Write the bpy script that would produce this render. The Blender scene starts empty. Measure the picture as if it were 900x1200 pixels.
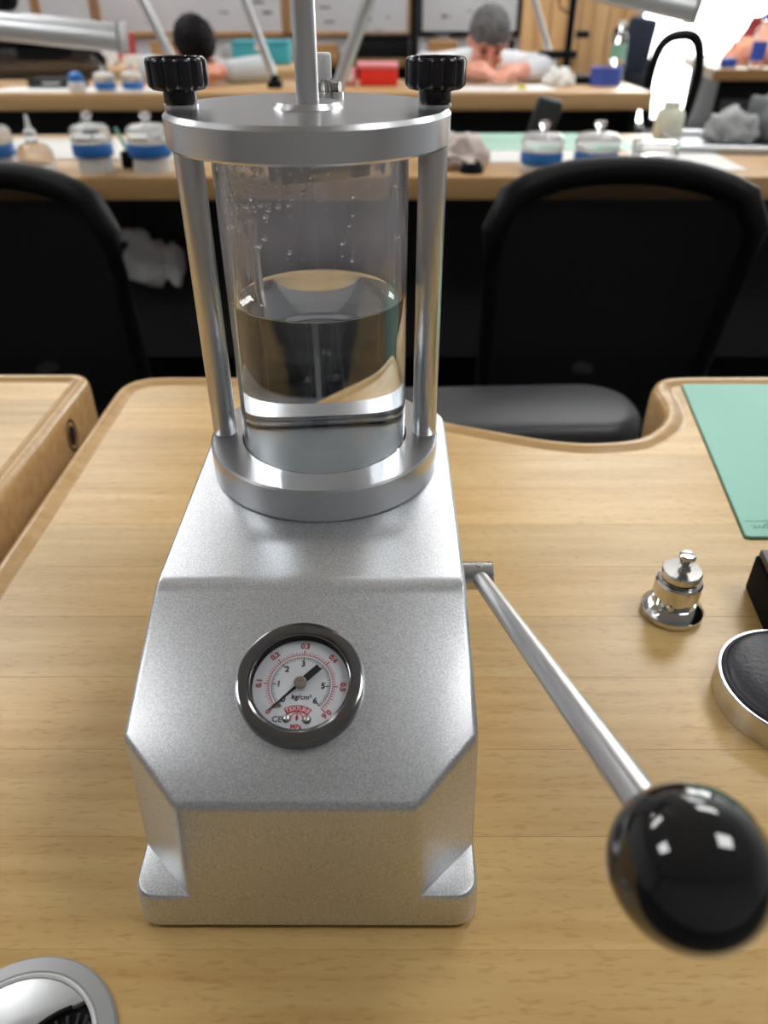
import bpy, bmesh, math, random
from mathutils import Vector, Matrix, Euler, noise as mnoise
random.seed(7)
S = bpy.context.scene
COL = S.collection
PI = math.pi

# ------------------------------------------------------------------ camera, world, exposure
cam_d = bpy.data.cameras.new('camera')
cam = bpy.data.objects.new('camera', cam_d); COL.objects.link(cam)
cam.location = (0.030, -0.3264, 0.2946)
PITCH, YAW, ROLL = math.radians(34.41), math.radians(-0.18), math.radians(-0.1)
_F = Vector((math.sin(YAW)*math.cos(PITCH), math.cos(YAW)*math.cos(PITCH), -math.sin(PITCH)))
_R0 = Vector((math.cos(YAW), -math.sin(YAW), 0)); _U0 = _R0.cross(_F)
_R = _R0*math.cos(ROLL) + _U0*math.sin(ROLL); _U = _U0*math.cos(ROLL) - _R0*math.sin(ROLL)
cam.rotation_euler = Matrix((_R, _U, -_F)).transposed().to_euler()
cam_d.sensor_fit = 'VERTICAL'; cam_d.sensor_height = 36; cam_d.sensor_width = 27
cam_d.lens = 879.1/1200*36
cam_d.clip_start = 0.01; cam_d.clip_end = 60
cam_d.dof.use_dof = True; cam_d.dof.focus_distance = 0.32; cam_d.dof.aperture_fstop = 9.0
S.camera = cam
W = bpy.data.worlds.new('world'); S.world = W; W.use_nodes = True
W.node_tree.nodes['Background'].inputs[0].default_value = (0.80, 0.86, 0.95, 1)
W.node_tree.nodes['Background'].inputs[1].default_value = 0.5
S.view_settings.view_transform = 'Standard'; S.view_settings.look = 'None'
S.view_settings.gamma = 1; S.view_settings.use_curve_mapping = False
S.view_settings.exposure = 0.0
PANEL_W = 12.0       # ceiling light panels
WINDOW_W = 8.0       # frosted daylight window
S.cycles.max_bounces = 14; S.cycles.transmission_bounces = 14; S.cycles.transparent_max_bounces = 12
S.cycles.glossy_bounces = 6; S.cycles.diffuse_bounces = 4
S.cycles.use_denoising = True

# ------------------------------------------------------------------ materials
def lin(r, g, b):
    f = lambda c: (c/255/12.92) if c/255 <= .04045 else ((c/255+.055)/1.055)**2.4
    return (f(r), f(g), f(b), 1)
def mat(name, col, rough=.5, metal=0, bump=0, bscale=200, var=0, vscale=20, trans=0, ior=1.45, emit=None, es=0, coat=0, spec=None, vstretch=(1,1,1), alpha=None):
    m = bpy.data.materials.new(name); m.use_nodes = True
    nt = m.node_tree; n = nt.nodes; l = nt.links; p = n['Principled BSDF']
    if len(col) == 3: col = (*col, 1)
    p.inputs['Base Color'].default_value = col
    p.inputs['Roughness'].default_value = rough; p.inputs['Metallic'].default_value = metal
    p.inputs['Transmission Weight'].default_value = trans; p.inputs['IOR'].default_value = ior
    p.inputs['Coat Weight'].default_value = coat
    if spec is not None: p.inputs['Specular IOR Level'].default_value = spec
    if emit: p.inputs['Emission Color'].default_value = (*emit, 1); p.inputs['Emission Strength'].default_value = es
    if var or bump:
        tc = n.new('ShaderNodeTexCoord'); mp = n.new('ShaderNodeMapping'); mp.inputs['Scale'].default_value = vstretch
        l.new(tc.outputs['Object'], mp.inputs[0])
    if var:
        nz = n.new('ShaderNodeTexNoise'); nz.inputs['Scale'].default_value = vscale; nz.inputs['Detail'].default_value = 5
        l.new(mp.outputs[0], nz.inputs[0])
        mx = n.new('ShaderNodeMix'); mx.data_type = 'RGBA'
        mx.inputs[6].default_value = tuple(c*(1-var) for c in col[:3])+(1,); mx.inputs[7].default_value = tuple(min(1, c*(1+var)) for c in col[:3])+(1,)
        l.new(nz.outputs[0], mx.inputs[0]); l.new(mx.outputs[2], p.inputs['Base Color'])
    if bump:
        nb = n.new('ShaderNodeTexNoise'); nb.inputs['Scale'].default_value = bscale; nb.inputs['Detail'].default_value = 3
        l.new(mp.outputs[0], nb.inputs[0])
        b = n.new('ShaderNodeBump'); b.inputs['Strength'].default_value = bump; b.inputs['Distance'].default_value = .001
        l.new(nb.outputs[0], b.inputs['Height']); l.new(b.outputs[0], p.inputs['Normal'])
    if alpha is not None: p.inputs['Alpha'].default_value = alpha
    return m

def wood_mat(name, c1, c2, rough=.35, fleck=True, rand=True, gscale=1.0, along='X'):
    m = bpy.data.materials.new(name); m.use_nodes = True
    nt = m.node_tree; n = nt.nodes; l = nt.links; p = n['Principled BSDF']
    tc = n.new('ShaderNodeTexCoord'); oi = n.new('ShaderNodeObjectInfo')
    add = n.new('ShaderNodeVectorMath'); add.operation = 'MULTIPLY_ADD'
    cb = n.new('ShaderNodeCombineXYZ')
    for i in range(3): l.new(oi.outputs['Random'], cb.inputs[i])
    add.inputs[1].default_value = (37, 23, 11)
    l.new(cb.outputs[0], add.inputs[0]); l.new(tc.outputs['Object'], add.inputs[2])
    def nzn(sc, stretch, det=4, rgh=.55):
        mp = n.new('ShaderNodeMapping'); mp.inputs['Scale'].default_value = stretch
        l.new(add.outputs[0], mp.inputs[0])
        z = n.new('ShaderNodeTexNoise'); z.inputs['Scale'].default_value = sc*gscale; z.inputs['Detail'].default_value = det; z.inputs['Roughness'].default_value = rgh
        l.new(mp.outputs[0], z.inputs[0]); return z
    st = {'X': (.07, 1, 1), 'Y': (1, .07, 1), 'Z': (1, 1, .07)}[along]
    st2 = {'X': (.22, 1, 1), 'Y': (1, .22, 1), 'Z': (1, 1, .22)}[along]
    g1 = nzn(110, st); g2 = nzn(14, st, 3); g3 = nzn(650, st2, 2, .4)
    r1 = n.new('ShaderNodeValToRGB'); r1.color_ramp.elements[0].position = .33; r1.color_ramp.elements[1].position = .68
    r1.color_ramp.elements[0].color = c1; r1.color_ramp.elements[1].color = c2
    mixf = n.new('ShaderNodeMath'); mixf.operation = 'MULTIPLY_ADD'; mixf.inputs[1].default_value = .55
    half = n.new('ShaderNodeMath'); half.operation = 'MULTIPLY'; half.inputs[1].default_value = .45
    l.new(g2.outputs[0], half.inputs[0]); l.new(g1.outputs[0], mixf.inputs[0]); l.new(half.outputs[0], mixf.inputs[2])
    l.new(mixf.outputs[0], r1.inputs[0])
    out = r1.outputs[0]
    if fleck:
        r3 = n.new('ShaderNodeValToRGB'); r3.color_ramp.elements[0].position = .30; r3.color_ramp.elements[1].position = .44
        r3.color_ramp.elements[0].color = (.66, .56, .46, 1); r3.color_ramp.elements[1].color = (1, 1, 1, 1)
        l.new(g3.outputs[0], r3.inputs[0])
        mu = n.new('ShaderNodeMix'); mu.data_type = 'RGBA'; mu.blend_type = 'MULTIPLY'; mu.inputs[0].default_value = .38
        l.new(out, mu.inputs[6]); l.new(r3.outputs[0], mu.inputs[7]); out = mu.outputs[2]
    if rand:
        hv = n.new('ShaderNodeHueSaturation'); mr = n.new('ShaderNodeMapRange'); mr.inputs[3].default_value = .84; mr.inputs[4].default_value = 1.10
        l.new(oi.outputs['Random'], mr.inputs[0]); l.new(mr.outputs[0], hv.inputs['Value']); l.new(out, hv.inputs['Color']); out = hv.outputs[0]
    l.new(out, p.inputs['Base Color'])
    b = n.new('ShaderNodeBump'); b.inputs['Strength'].default_value = .08; b.inputs['Distance'].default_value = .0006
    l.new(g1.outputs[0], b.inputs['Height']); l.new(b.outputs[0], p.inputs['Normal'])
    p.inputs['Roughness'].default_value = rough
    return m

M = {}
M['wood'] = wood_mat('beech wood', lin(200,158,94), lin(230,197,134), rough=.3)
M['rim'] = wood_mat('beech edging', lin(194,154,102), lin(220,184,134), rough=.22, fleck=False, rand=False)
M['wood_far'] = wood_mat('beech far bench', lin(188,146,96), lin(214,176,128), fleck=False, gscale=.3)
M['wood_dark'] = wood_mat('brown bench edge', lin(128,92,52), lin(160,120,76), fleck=False, gscale=.3)
M['slat'] = wood_mat('vertical wood slats', lin(196,150,98), lin(226,186,136), fleck=False, gscale=.2, along='Z', rough=.5)
M['black'] = mat('black plastic', (.005,.005,.006), .5, spec=.18)
M['knob'] = mat('black bakelite', (.012,.010,.014), .22, bump=.05, bscale=300)
M['ball'] = mat('glossy black phenolic', (.006,.006,.007), .06, coat=.6)
M['blackcloth'] = mat('black fabric', (.012,.013,.018), .85, bump=.3, bscale=900)
M['leather'] = mat('black leather', (.030,.032,.040), .42, bump=.35, bscale=420, var=.3, vscale=60)
M['vinyl'] = mat('dark grey vinyl', (.032,.033,.038), .40, bump=.15, bscale=500)
M['steel'] = mat('turned steel', (.60,.60,.60), .24, 1)
M['chrome'] = mat('polished nickel', (.66,.65,.63), .12, 1)
M['bezel'] = mat('polished bezel steel', (.24,.24,.25), .12, 1)
M['white'] = mat('white plastic', (.80,.80,.80), .4)
M['grey'] = mat('grey painted metal', (.40,.41,.42), .4, .3)
M['silver'] = mat('silver lamp paint', (.62,.64,.66), .32, .7)
M['blue'] = mat('blue tray plastic', lin(52,120,200), .35)
M['paper'] = mat('white paper', (.82,.81,.78), .8)
M['red'] = mat('red plastic', lin(230,50,38), .4)
M['pink'] = mat('pink plastic', lin(240,150,160), .45)
M['teal'] = mat('teal plastic', lin(60,160,176), .45)
M['greenm'] = mat('green cutting mat', lin(150,208,190), .55, var=.04, vscale=8)
M['greend'] = mat('dark green mat core', lin(60,84,52), .7)
M['mark'] = mat('dark green print', lin(84,136,122), .6)
M['emblem'] = mat('burnt emblem', (.02,.012,.007), .7)
M['clear'] = mat('clear plastic', (.95,.96,.97), .05, trans=.92, ior=1.3)
M['floor'] = mat('dark grey floor', (.09,.088,.085), .5, var=.2, vscale=3)
M['wall'] = mat('painted wall', (.62,.63,.66), .7, var=.04, vscale=2)
M['ceil'] = mat('ceiling white', (.84,.85,.86), .8)
M['board'] = mat('whiteboard', (.66,.67,.70), .35, var=.08, vscale=5)
M['lightp'] = mat('lit ceiling panel', (.9,.9,.9), .5, emit=(1,.995,.985), es=PANEL_W)
M['windowp'] = mat('frosted daylight pane', (.9,.9,.9), .5, emit=(.96,1,.97), es=WINDOW_W)
M['skin'] = mat('skin', lin(226,160,138), .5, var=.05, vscale=30)
M['hair'] = mat('black hair', (.006,.005,.006), .6, spec=.15, bump=.8, bscale=260, vstretch=(1,.25,1))
M['hairg'] = mat('greying black hair', (.10,.095,.10), .5, bump=.8, bscale=260, var=1.0, vscale=38, spec=.2, vstretch=(1,.35,1))
for _n in M['hairg'].node_tree.nodes:
    if _n.type == 'MIX': _n.inputs[6].default_value = (-.22,-.22,-.22,1); _n.inputs[7].default_value = (.26,.25,.26,1); _n.clamp_result = True
M['shirtw'] = mat('white shirt', (.80,.82,.86), .8, bump=.3, bscale=60)
M['shirtg'] = mat('pale grey shirt', (.52,.56,.58), .8, bump=.3, bscale=60)
M['trouser'] = mat('dark trousers', (.03,.03,.04), .8)
M['clothg'] = mat('grey cloth', (.20,.21,.22), .9, bump=.5, bscale=60, var=.3, vscale=30)
M['clothp'] = mat('pinkish white cloth', (.72,.62,.58), .9, var=.2, vscale=60)
M['peach'] = mat('peach cloth', lin(230,160,130), .8, var=.15, vscale=20)
M['darkred'] = mat('dark red cloth', lin(130,30,38), .8)
M['yellow'] = mat('yellow plastic', lin(225,205,60), .5)
M['greenl'] = mat('green label', lin(150,205,175), .5)
M['navy'] = mat('navy tape', lin(60,84,176), .45)
M['pale_green'] = mat('pale green plastic', lin(170,214,194), .5)
M['card'] = mat('brown cardboard', lin(176,136,92), .8)
M['dialw'] = mat('white dial', (.74,.77,.82), .45)
M['printk'] = mat('black print', (.01,.01,.012), .6)
M['printr'] = mat('red print', lin(190,40,66), .6)
M['brass'] = mat('dull nickel hub', (.45,.41,.36), .3, 1)
M['droplet'] = mat('water droplet', (1,1,1), 0, trans=1, ior=1.33)
M['water'] = mat('water', (.91,.955,1), 0, trans=1, ior=1.333)
M['cream'] = mat('cream plastic', (.78,.77,.62), .45)

def alu(name, col, rough, grain, bump, bscale, stretch=(1,1,1), sparkle=0):
    m = mat(name, col, rough, 1)
    nt = m.node_tree; n = nt.nodes; l = nt.links; p = n['Principled BSDF']
    tc = n.new('ShaderNodeTexCoord'); mp = n.new('ShaderNodeMapping'); mp.inputs['Scale'].default_value = stretch
    l.new(tc.outputs['Object'], mp.inputs[0])
    z = n.new('ShaderNodeTexNoise'); z.inputs['Scale'].default_value = bscale; z.inputs['Detail'].default_value = 2
    l.new(mp.outputs[0], z.inputs[0])
    b = n.new('ShaderNodeBump'); b.inputs['Strength'].default_value = bump; b.inputs['Distance'].default_value = .0002
    l.new(z.outputs[0], b.inputs['Height']); l.new(b.outputs[0], p.inputs['Normal'])
    mr = n.new('ShaderNodeMapRange'); mr.inputs[1].default_value = .3; mr.inputs[2].default_value = .7
    mr.inputs[3].default_value = rough-grain; mr.inputs[4].default_value = rough+grain
    l.new(z.outputs[0], mr.inputs[0]); l.new(mr.outputs[0], p.inputs['Roughness'])
    if sparkle:
        r = n.new('ShaderNodeMapRange'); r.inputs[1].default_value = .35; r.inputs[2].default_value = .65
        r.inputs[3].default_value = 1-sparkle; r.inputs[4].default_value = 1+sparkle
        l.new(z.outputs[0], r.inputs[0])
        v = n.new('ShaderNodeVectorMath'); v.operation = 'SCALE'; v.inputs[0].default_value = col[:3]
        l.new(r.outputs[0], v.inputs['Scale']); l.new(v.outputs[0], p.inputs['Base Color'])
    return m
M['cast'] = alu('blasted aluminium', (.60,.62,.645), .37, .05, .10, 1600, sparkle=.18)
M['cast'].node_tree.nodes['Principled BSDF'].inputs['Metallic'].default_value = .86
M['turned'] = mat('satin turned aluminium', (.66,.67,.69), .27, 1, var=.03, vscale=40)
M['post'] = mat('satin aluminium rod', (.66,.66,.67), .34, 1, var=.03, vscale=60)

def glass_mat():
    m = bpy.data.materials.new('clear acrylic with condensation'); m.use_nodes = True
    nt = m.node_tree; n = nt.nodes; l = nt.links; p = n['Principled BSDF']; out = n['Material Output']
    p.inputs['Base Color'].default_value = (.97,.975,.98,1); p.inputs['Transmission Weight'].default_value = 1
    p.inputs['Roughness'].default_value = 0.0; p.inputs['IOR'].default_value = 1.45
    tc = n.new('ShaderNodeTexCoord'); sp = n.new('ShaderNodeSeparateXYZ'); l.new(tc.outputs['Object'], sp.inputs[0])
    z = n.new('ShaderNodeTexNoise'); z.inputs['Scale'].default_value = 90; z.inputs['Detail'].default_value = 6
    mp = n.new('ShaderNodeMapping'); mp.inputs['Scale'].default_value = (1,1,.35); l.new(tc.outputs['Object'], mp.inputs[0]); l.new(mp.outputs[0], z.inputs[0])
    lev = n.new('ShaderNodeMapRange'); lev.inputs[1].default_value = .1875; lev.inputs[2].default_value = .205; lev.inputs[3].default_value = 0; lev.inputs[4].default_value = 1
    l.new(sp.outputs[2], lev.inputs[0])
    amt = n.new('ShaderNodeMapRange'); amt.inputs[1].default_value = .3; amt.inputs[2].default_value = .75; amt.inputs[3].default_value = .11; amt.inputs[4].default_value = .27
    l.new(z.outputs[0], amt.inputs[0])
    mu = n.new('ShaderNodeMath'); mu.operation = 'MULTIPLY_ADD'; mu.inputs[2].default_value = .002
    l.new(lev.outputs[0], mu.inputs[0]); l.new(amt.outputs[0], mu.inputs[1])
    d = n.new('ShaderNodeBsdfDiffuse'); d.inputs[0].default_value = (.76,.75,.84,1)
    t = n.new('ShaderNodeBsdfTranslucent'); t.inputs[0].default_value = (.76,.75,.84,1)
    dm = n.new('ShaderNodeMixShader'); l.new(d.outputs[0], dm.inputs[1]); l.new(t.outputs[0], dm.inputs[2])
    mx = n.new('ShaderNodeMixShader'); l.new(mu.outputs[0], mx.inputs[0]); l.new(p.outputs[0], mx.inputs[1]); l.new(dm.outputs[0], mx.inputs[2])
    l.new(mx.outputs[0], out.inputs[0])
    return m
M['tube'] = glass_mat()

def weave_mat(name, col, hole, scale, hard=True):
    """woven / perforated sheet: holes let the view through"""
    m = bpy.data.materials.new(name); m.use_nodes = True
    nt = m.node_tree; n = nt.nodes; l = nt.links; p = n['Principled BSDF']; out = n['Material Output']
    p.inputs['Base Color'].default_value = (*col, 1); p.inputs['Roughness'].default_value = .7
    tc = n.new('ShaderNodeTexCoord'); mp = n.new('ShaderNodeMapping'); mp.inputs['Scale'].default_value = (scale,)*3
    l.new(tc.outputs['Object'], mp.inputs[0])
    sp = n.new('ShaderNodeSeparateXYZ'); l.new(mp.outputs[0], sp.inputs[0])
    fx = n.new('ShaderNodeMath'); fx.operation = 'PINGPONG'; fx.inputs[1].default_value = .5; l.new(sp.outputs[0], fx.inputs[0])
    fz = n.new('ShaderNodeMath'); fz.operation = 'PINGPONG'; fz.inputs[1].default_value = .5; l.new(sp.outputs[2], fz.inputs[0])
    ad = n.new('ShaderNodeMath'); ad.operation = 'ADD'; l.new(fx.outputs[0], ad.inputs[0]); l.new(fz.outputs[0], ad.inputs[1])
    s5 = n.new('ShaderNodeMath'); s5.operation = 'SUBTRACT'; s5.inputs[1].default_value = .5; l.new(ad.outputs[0], s5.inputs[0])
    ab = n.new('ShaderNodeMath'); ab.operation = 'ABSOLUTE'; l.new(s5.outputs[0], ab.inputs[0])
    gt = n.new('ShaderNodeMath'); gt.operation = 'GREATER_THAN'; gt.inputs[1].default_value = .5-hole; l.new(ab.outputs[0], gt.inputs[0])
    tr = n.new('ShaderNodeBsdfTransparent'); mx = n.new('ShaderNodeMixShader')
    l.new(gt.outputs[0], mx.inputs[0]); l.new(p.outputs[0], mx.inputs[1]); l.new(tr.outputs[0], mx.inputs[2]); l.new(mx.outputs[0], out.inputs[0])
    return m
M['mesh'] = weave_mat('black chair mesh', (.010,.010,.013), .16, 400)
M['perf'] = weave_mat('perforated black steel', (.02,.02,.022), .24, 80)

# ------------------------------------------------------------------ mesh helpers
class B:
    def __init__(s): s.bm = bmesh.new()
    def add(s, bm2, mx=None):
        if mx is not None: bmesh.ops.transform(bm2, matrix=mx, verts=bm2.verts)
        me = bpy.data.meshes.new('tmp'); bm2.to_mesh(me); bm2.free()
        s.bm.from_mesh(me); bpy.data.meshes.remove(me); return s
    def box(s, c, d, bev=0, seg=2, rot=None):
        t = bmesh.new(); bmesh.ops.create_cube(t, size=1)
        bmesh.ops.scale(t, vec=d, verts=t.verts)
        if bev: bmesh.ops.bevel(t, geom=t.edges[:], offset=bev, segments=seg, affect='EDGES', profile=.5)
        mx = Matrix.Translation(c)
        if rot is not None: mx = mx @ Euler(rot).to_matrix().to_4x4()
        return s.add(t, mx)
    def lathe(s, prof, n=48, c=(0,0,0), mx=None, mod=None):
        t = bmesh.new(); rings = []
        for r, z in prof:
            if r <= 1e-9: rings.append([t.verts.new((0,0,z))])
            else: rings.append([t.verts.new((r*(mod(i, n, r, z) if mod else 1)*math.cos(2*PI*i/n), r*(mod(i, n, r, z) if mod else 1)*math.sin(2*PI*i/n), z)) for i in range(n)])
        for a, b in zip(rings, rings[1:]):
            for i in range(n):
                j = (i+1) % n
                if len(a) == 1 and len(b) == 1: continue
                if len(a) == 1: t.faces.new((a[0], b[i], b[j]))
                elif len(b) == 1: t.faces.new((a[i], a[j], b[0]))
                else: t.faces.new((a[i], a[j], b[j], b[i]))
        bmesh.ops.recalc_face_normals(t, faces=t.faces)
        m = Matrix.Translation(c)
        if mx is not None: m = m @ mx
        return s.add(t, m)
    def cyl(s, p0, p1, r0, r1=None, n=24, cap=.0):
        r1 = r0 if r1 is None else r1
        p0 = Vector(p0); p1 = Vector(p1); d = p1-p0; L = d.length
        e = min(cap, L*.4)
        prof = [(0,0), (r0-e,0), (r0,e), (r1,L-e), (r1-e,L), (0,L)] if e else [(0,0), (r0,0), (r1,L), (0,L)]
        q = d.to_track_quat('Z', 'Y').to_matrix().to_4x4()
        return s.lathe(prof, n, tuple(p0), q)
    def ball(s, c, r, n=24, rot=None, sub=None):
        t = bmesh.new(); bmesh.ops.create_uvsphere(t, u_segments=n, v_segments=max(8, n*2//3), radius=1)
        mx = Matrix.Translation(c)
        if rot is not None: mx = mx @ Euler(rot).to_matrix().to_4x4()
        r = r if hasattr(r, '__len__') else (r, r, r)
        return s.add(t, mx @ Matrix.Diagonal((*r, 1)))
    def tube(s, pts, r, n=12, closed=False):
        t = bmesh.new(); P = [Vector(p) for p in pts]; N = len(P); rings = []
        up = Vector((0,0,1))
        for i, p in enumerate(P):
            a = P[(i-1) % N] if (closed or i) else P[0]; b = P[(i+1) % N] if (closed or i < N-1) else P[-1]
            d = (b-a).normalized()
            x = d.cross(up)
            if x.length < .05: x = d.cross(Vector((0,1,0)))
            x.normalize(); y = d.cross(x).normalized()
            rr = r[i] if hasattr(r, '__len__') else r
            rings.append([t.verts.new(p + x*math.cos(2*PI*k/n)*rr + y*math.sin(2*PI*k/n)*rr) for k in range(n)])
        M_ = N if closed else N-1
        for i in range(M_):
            a = rings[i]; b = rings[(i+1) % N]
            for k in range(n): t.faces.new((a[k], a[(k+1) % n], b[(k+1) % n], b[k]))
        if not closed: t.faces.new(rings[0][::-1]); t.faces.new(rings[-1])
        bmesh.ops.recalc_face_normals(t, faces=t.faces)
        return s.add(t)
    def prism(s, pts, z0, z1, bev=0, seg=2, mx=None):
        t = bmesh.new(); lo = [t.verts.new((x,y,z0)) for x,y in pts]; hi = [t.verts.new((x,y,z1)) for x,y in pts]
        t.faces.new(lo[::-1]); top = t.faces.new(hi); n = len(pts)
        for i in range(n): t.faces.new((lo[i], lo[(i+1) % n], hi[(i+1) % n], hi[i]))
        bmesh.ops.recalc_face_normals(t, faces=t.faces)
        if bev: bmesh.ops.bevel(t, geom=list(top.edges), offset=bev, segments=seg, affect='EDGES', profile=.5)
        return s.add(t, mx)
    def mesh(s, me, mx=None):
        t = bmesh.new(); t.from_mesh(me); return s.add(t, mx)

def obj(name, b, m, parent=None, smooth=35, loc=None, rot=None, label=None):
    me = bpy.data.meshes.new(name); bm = b.bm if isinstance(b, B) else b
    bm.to_mesh(me); bm.free(); me.materials.append(m)
    for p in me.polygons: p.use_smooth = bool(smooth)
    if smooth: me.set_sharp_from_angle(angle=math.radians(smooth))
    o = bpy.data.objects.new(name, me); COL.objects.link(o)
    if parent: o.parent = parent
    if loc: o.location = loc
    if rot: o.rotation_euler = rot
    if label: o['label'] = label
    return o
def tag(o, label, cat, group=None):
    o['label'] = label; o['category'] = cat
    if group: o['group'] = group
    return o
def thing(name, label, cat, loc=(0,0,0), rz=0, group=None):
    o = bpy.data.objects.new(name, None); o.empty_display_size = .05; COL.objects.link(o)
    o.location = loc; o.rotation_euler = (0,0,rz)
    return tag(o, label, cat, group)
def struct(name, b, m, smooth=0, label=None):
    o = obj(name, b, m, None, smooth); o['kind'] = 'structure'
    if label: o['label'] = label
    return o
def text_mesh(body, size, bold=0.0):
    cu = bpy.data.curves.new('txt', 'FONT'); cu.body = body; cu.size = size; cu.align_x = 'CENTER'; cu.align_y = 'CENTER'; cu.offset = bold; cu.resolution_u = 3
    o = bpy.data.objects.new('txt', cu); COL.objects.link(o)
    bpy.context.view_layer.update(); dg = bpy.context.evaluated_depsgraph_get()
    me = bpy.data.meshes.new_from_object(o.evaluated_get(dg))
    bpy.data.objects.remove(o); bpy.data.curves.remove(cu); return me
def rrect(x0, x1, y0, y1, r, n=5):
    pts = []
    for cx, cy, a in ((x1-r, y1-r, 0), (x0+r, y1-r, 90), (x0+r, y0+r, 180), (x1-r, y0+r, 270)):
        for k in range(n+1):
            t = math.radians(a+90*k/n); pts.append((cx+r*math.cos(t), cy+r*math.sin(t)))
    return pts
def copy_tree(o, parent=None):
    c = o.copy(); COL.objects.link(c); c.parent = parent
    for ch in list(o.children): copy_tree(ch, c)
    return c

FLOOR, CEIL = -.95, 2.0
RX0, RX1, RY0, RY1 = -4.2, 4.4, -2.4, 6.2
# ------------------------------------------------------------------ the room
struct('floor', B().box(((RX0+RX1)/2, (RY0+RY1)/2, FLOOR-.05), (RX1-RX0+.4, RY1-RY0+.4, .1)), M['floor'])
struct('ceiling', B().box(((RX0+RX1)/2, (RY0+RY1)/2, CEIL+.05), (RX1-RX0+.4, RY1-RY0+.4, .1)), M['ceil'])
H = CEIL-FLOOR; ZC = (CEIL+FLOOR)/2
struct('wall_left', B().box((RX0-.05, (RY0+RY1)/2, ZC), (.1, RY1-RY0+.2, H)), M['wall'])
struct('wall_right', B().box((RX1+.05, (RY0+RY1)/2, ZC), (.1, RY1-RY0+.2, H)), M['wall'])
struct('wall_front', B().box(((RX0+RX1)/2, RY0-.05, ZC), (RX1-RX0, .1, H)), mat('grey panelling', (.36,.35,.34), .7))
WX0, WX1, WZ1 = 1.86, 4.1, 1.5
wb = B().box(((RX0+WX0)/2, RY1+.05, ZC), (WX0-RX0, .1, H))
wb.box(((WX0+WX1)/2, RY1+.05, (WZ1+CEIL)/2), (WX1-WX0, .1, CEIL-WZ1)); wb.box(((WX1+RX1)/2, RY1+.05, ZC), (RX1-WX1, .1, H))
struct('wall_back', wb, M['wall'])
win = struct('window_1', B().box(((WX0+WX1)/2, RY1+.05, (WZ1+FLOOR)/2), (WX1-WX0, .02, WZ1-FLOOR)), M['windowp'], label='tall frosted window glowing with daylight')
fr = B()
for x in (WX0+.02, (WX0+WX1)/2, WX1-.02): fr.box((x, RY1+.02, (WZ1+FLOOR)/2), (.05, .06, WZ1-FLOOR), .004)
fr.box(((WX0+WX1)/2, RY1+.02, WZ1-.02), (WX1-WX0, .06, .05), .004)
obj('window_frame', fr, M['grey'], win)
# vertical timber boards of the back wall, one by one
tw = struct('trim_1', B().box((1.43, RY1-.012, ZC), (.84, .02, H)), M['wood_dark'], label='backing of the vertical timber wall panelling')
plank_me = None
for k in range(8):
    if plank_me is None:
        o = obj('plank', B().box((0, 0, 0), (.098, .024, H-.02), .004), M['slat'], tw); plank_me = o
    else:
        o = plank_me.copy(); COL.objects.link(o)
    o.location = (1.06+.105*k, RY1-.034, ZC)
# lit panels in the ceiling
for y, wy, pw in ((-.15, 'nearest', .46), (1.9, 'second', .59), (3.4, 'third', .59), (5.0, 'farthest', .59)):
    for x, wx in ((-1.95, 'left'), (1.35, 'right')):
        t = thing('ceiling_light', 'lit ceiling panel, the %s one of the %s pair' % (wx, wy), 'ceiling light', (x, y, CEIL), group='lit ceiling panels')
        obj('diffuser', B().box((0, 0, -.012), (pw*2-.02, .56, .012)), M['lightp'], t, 0)
        f = B()
        for dx, dy, w, d in ((-pw,0,.03,.62), (pw,0,.03,.62), (0,-.295,pw*2-.03,.03), (0,.295,pw*2-.03,.03)): f.box((dx,dy,-.0125), (w,d,.025), .003)
        obj('frame', f, M['white'], t)

# ------------------------------------------------------------------ the near workbench
def catmull(P, sub):
    n = len(P); out = []
    for i in range(n-1):
        p0 = Vector(P[max(0, i-1)]); p1 = Vector(P[i]); p2 = Vector(P[i+1]); p3 = Vector(P[min(n-1, i+2)])
        for k in range(sub):
            t = k/sub
            out.append(.5*((2*p1)+(-p0+p2)*t+(2*p0-5*p1+4*p2-p3)*t*t+(-p0+3*p1-3*p2+p3)*t**3))
    out.append(Vector(P[-1])); return out
def clip(poly, ax, v, keep_less):
    out = []
    for i in range(len(poly)):
        a, b = poly[i-1], poly[i]
        ia = (a[ax] <= v) == keep_less; ib = (b[ax] <= v) == keep_less
        if ia != ib:
            t = (v-a[ax])/(b[ax]-a[ax]); out.append((a[0]+(b[0]-a[0])*t, a[1]+(b[1]-a[1])*t))
        if ib: out.append(tuple(b))
    return out
pairs = [((-.2155,.290),(-.199,.284)), ((-.2125,.307),(-.197,.297)), ((-.2010,.3205),(-.189,.306)), ((-.185,.3255),(-.177,.3095)), ((-.15,.326),(-.15,.3105)),
    ((-.075,.323),(-.078,.307)), ((-.03,.306),(-.037,.291)), ((.015,.272),(.008,.258)), ((.0735,.2395),(.069,.2255)), ((.106,.2257),(.101,.2115)), ((.140,.2124),(.135,.198)), ((.1661,.2043),(.162,.1890)),
    ((.1929,.2012),(.1925,.1845)), ((.2278,.2066),(.2365,.1915)), ((.252,.2256),(.2660,.2135)), ((.2665,.2500),(.2835,.2395)), ((.2705,.2760),(.2905,.2700)), ((.2710,.2990),(.2925,.2960)),
    ((.2815,.3180),(.2965,.3060)), ((.2985,.3245),(.303,.3095)), ((.33,.326),(.33,.3105))]
ou = catmull([p[0] for p in pairs], 5); inn = catmull([p[1] for p in pairs], 5)
BX1, BY0 = .74, -.31
ou = [Vector((-.2155, BY0))]+ou+[Vector((BX1, .326)), Vector((BX1, BY0))]
inn = [Vector((-.199, BY0+.016))]+inn+[Vector((BX1-.016, .3105)), Vector((BX1-.016, BY0+.016))]
BT = -.058
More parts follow.
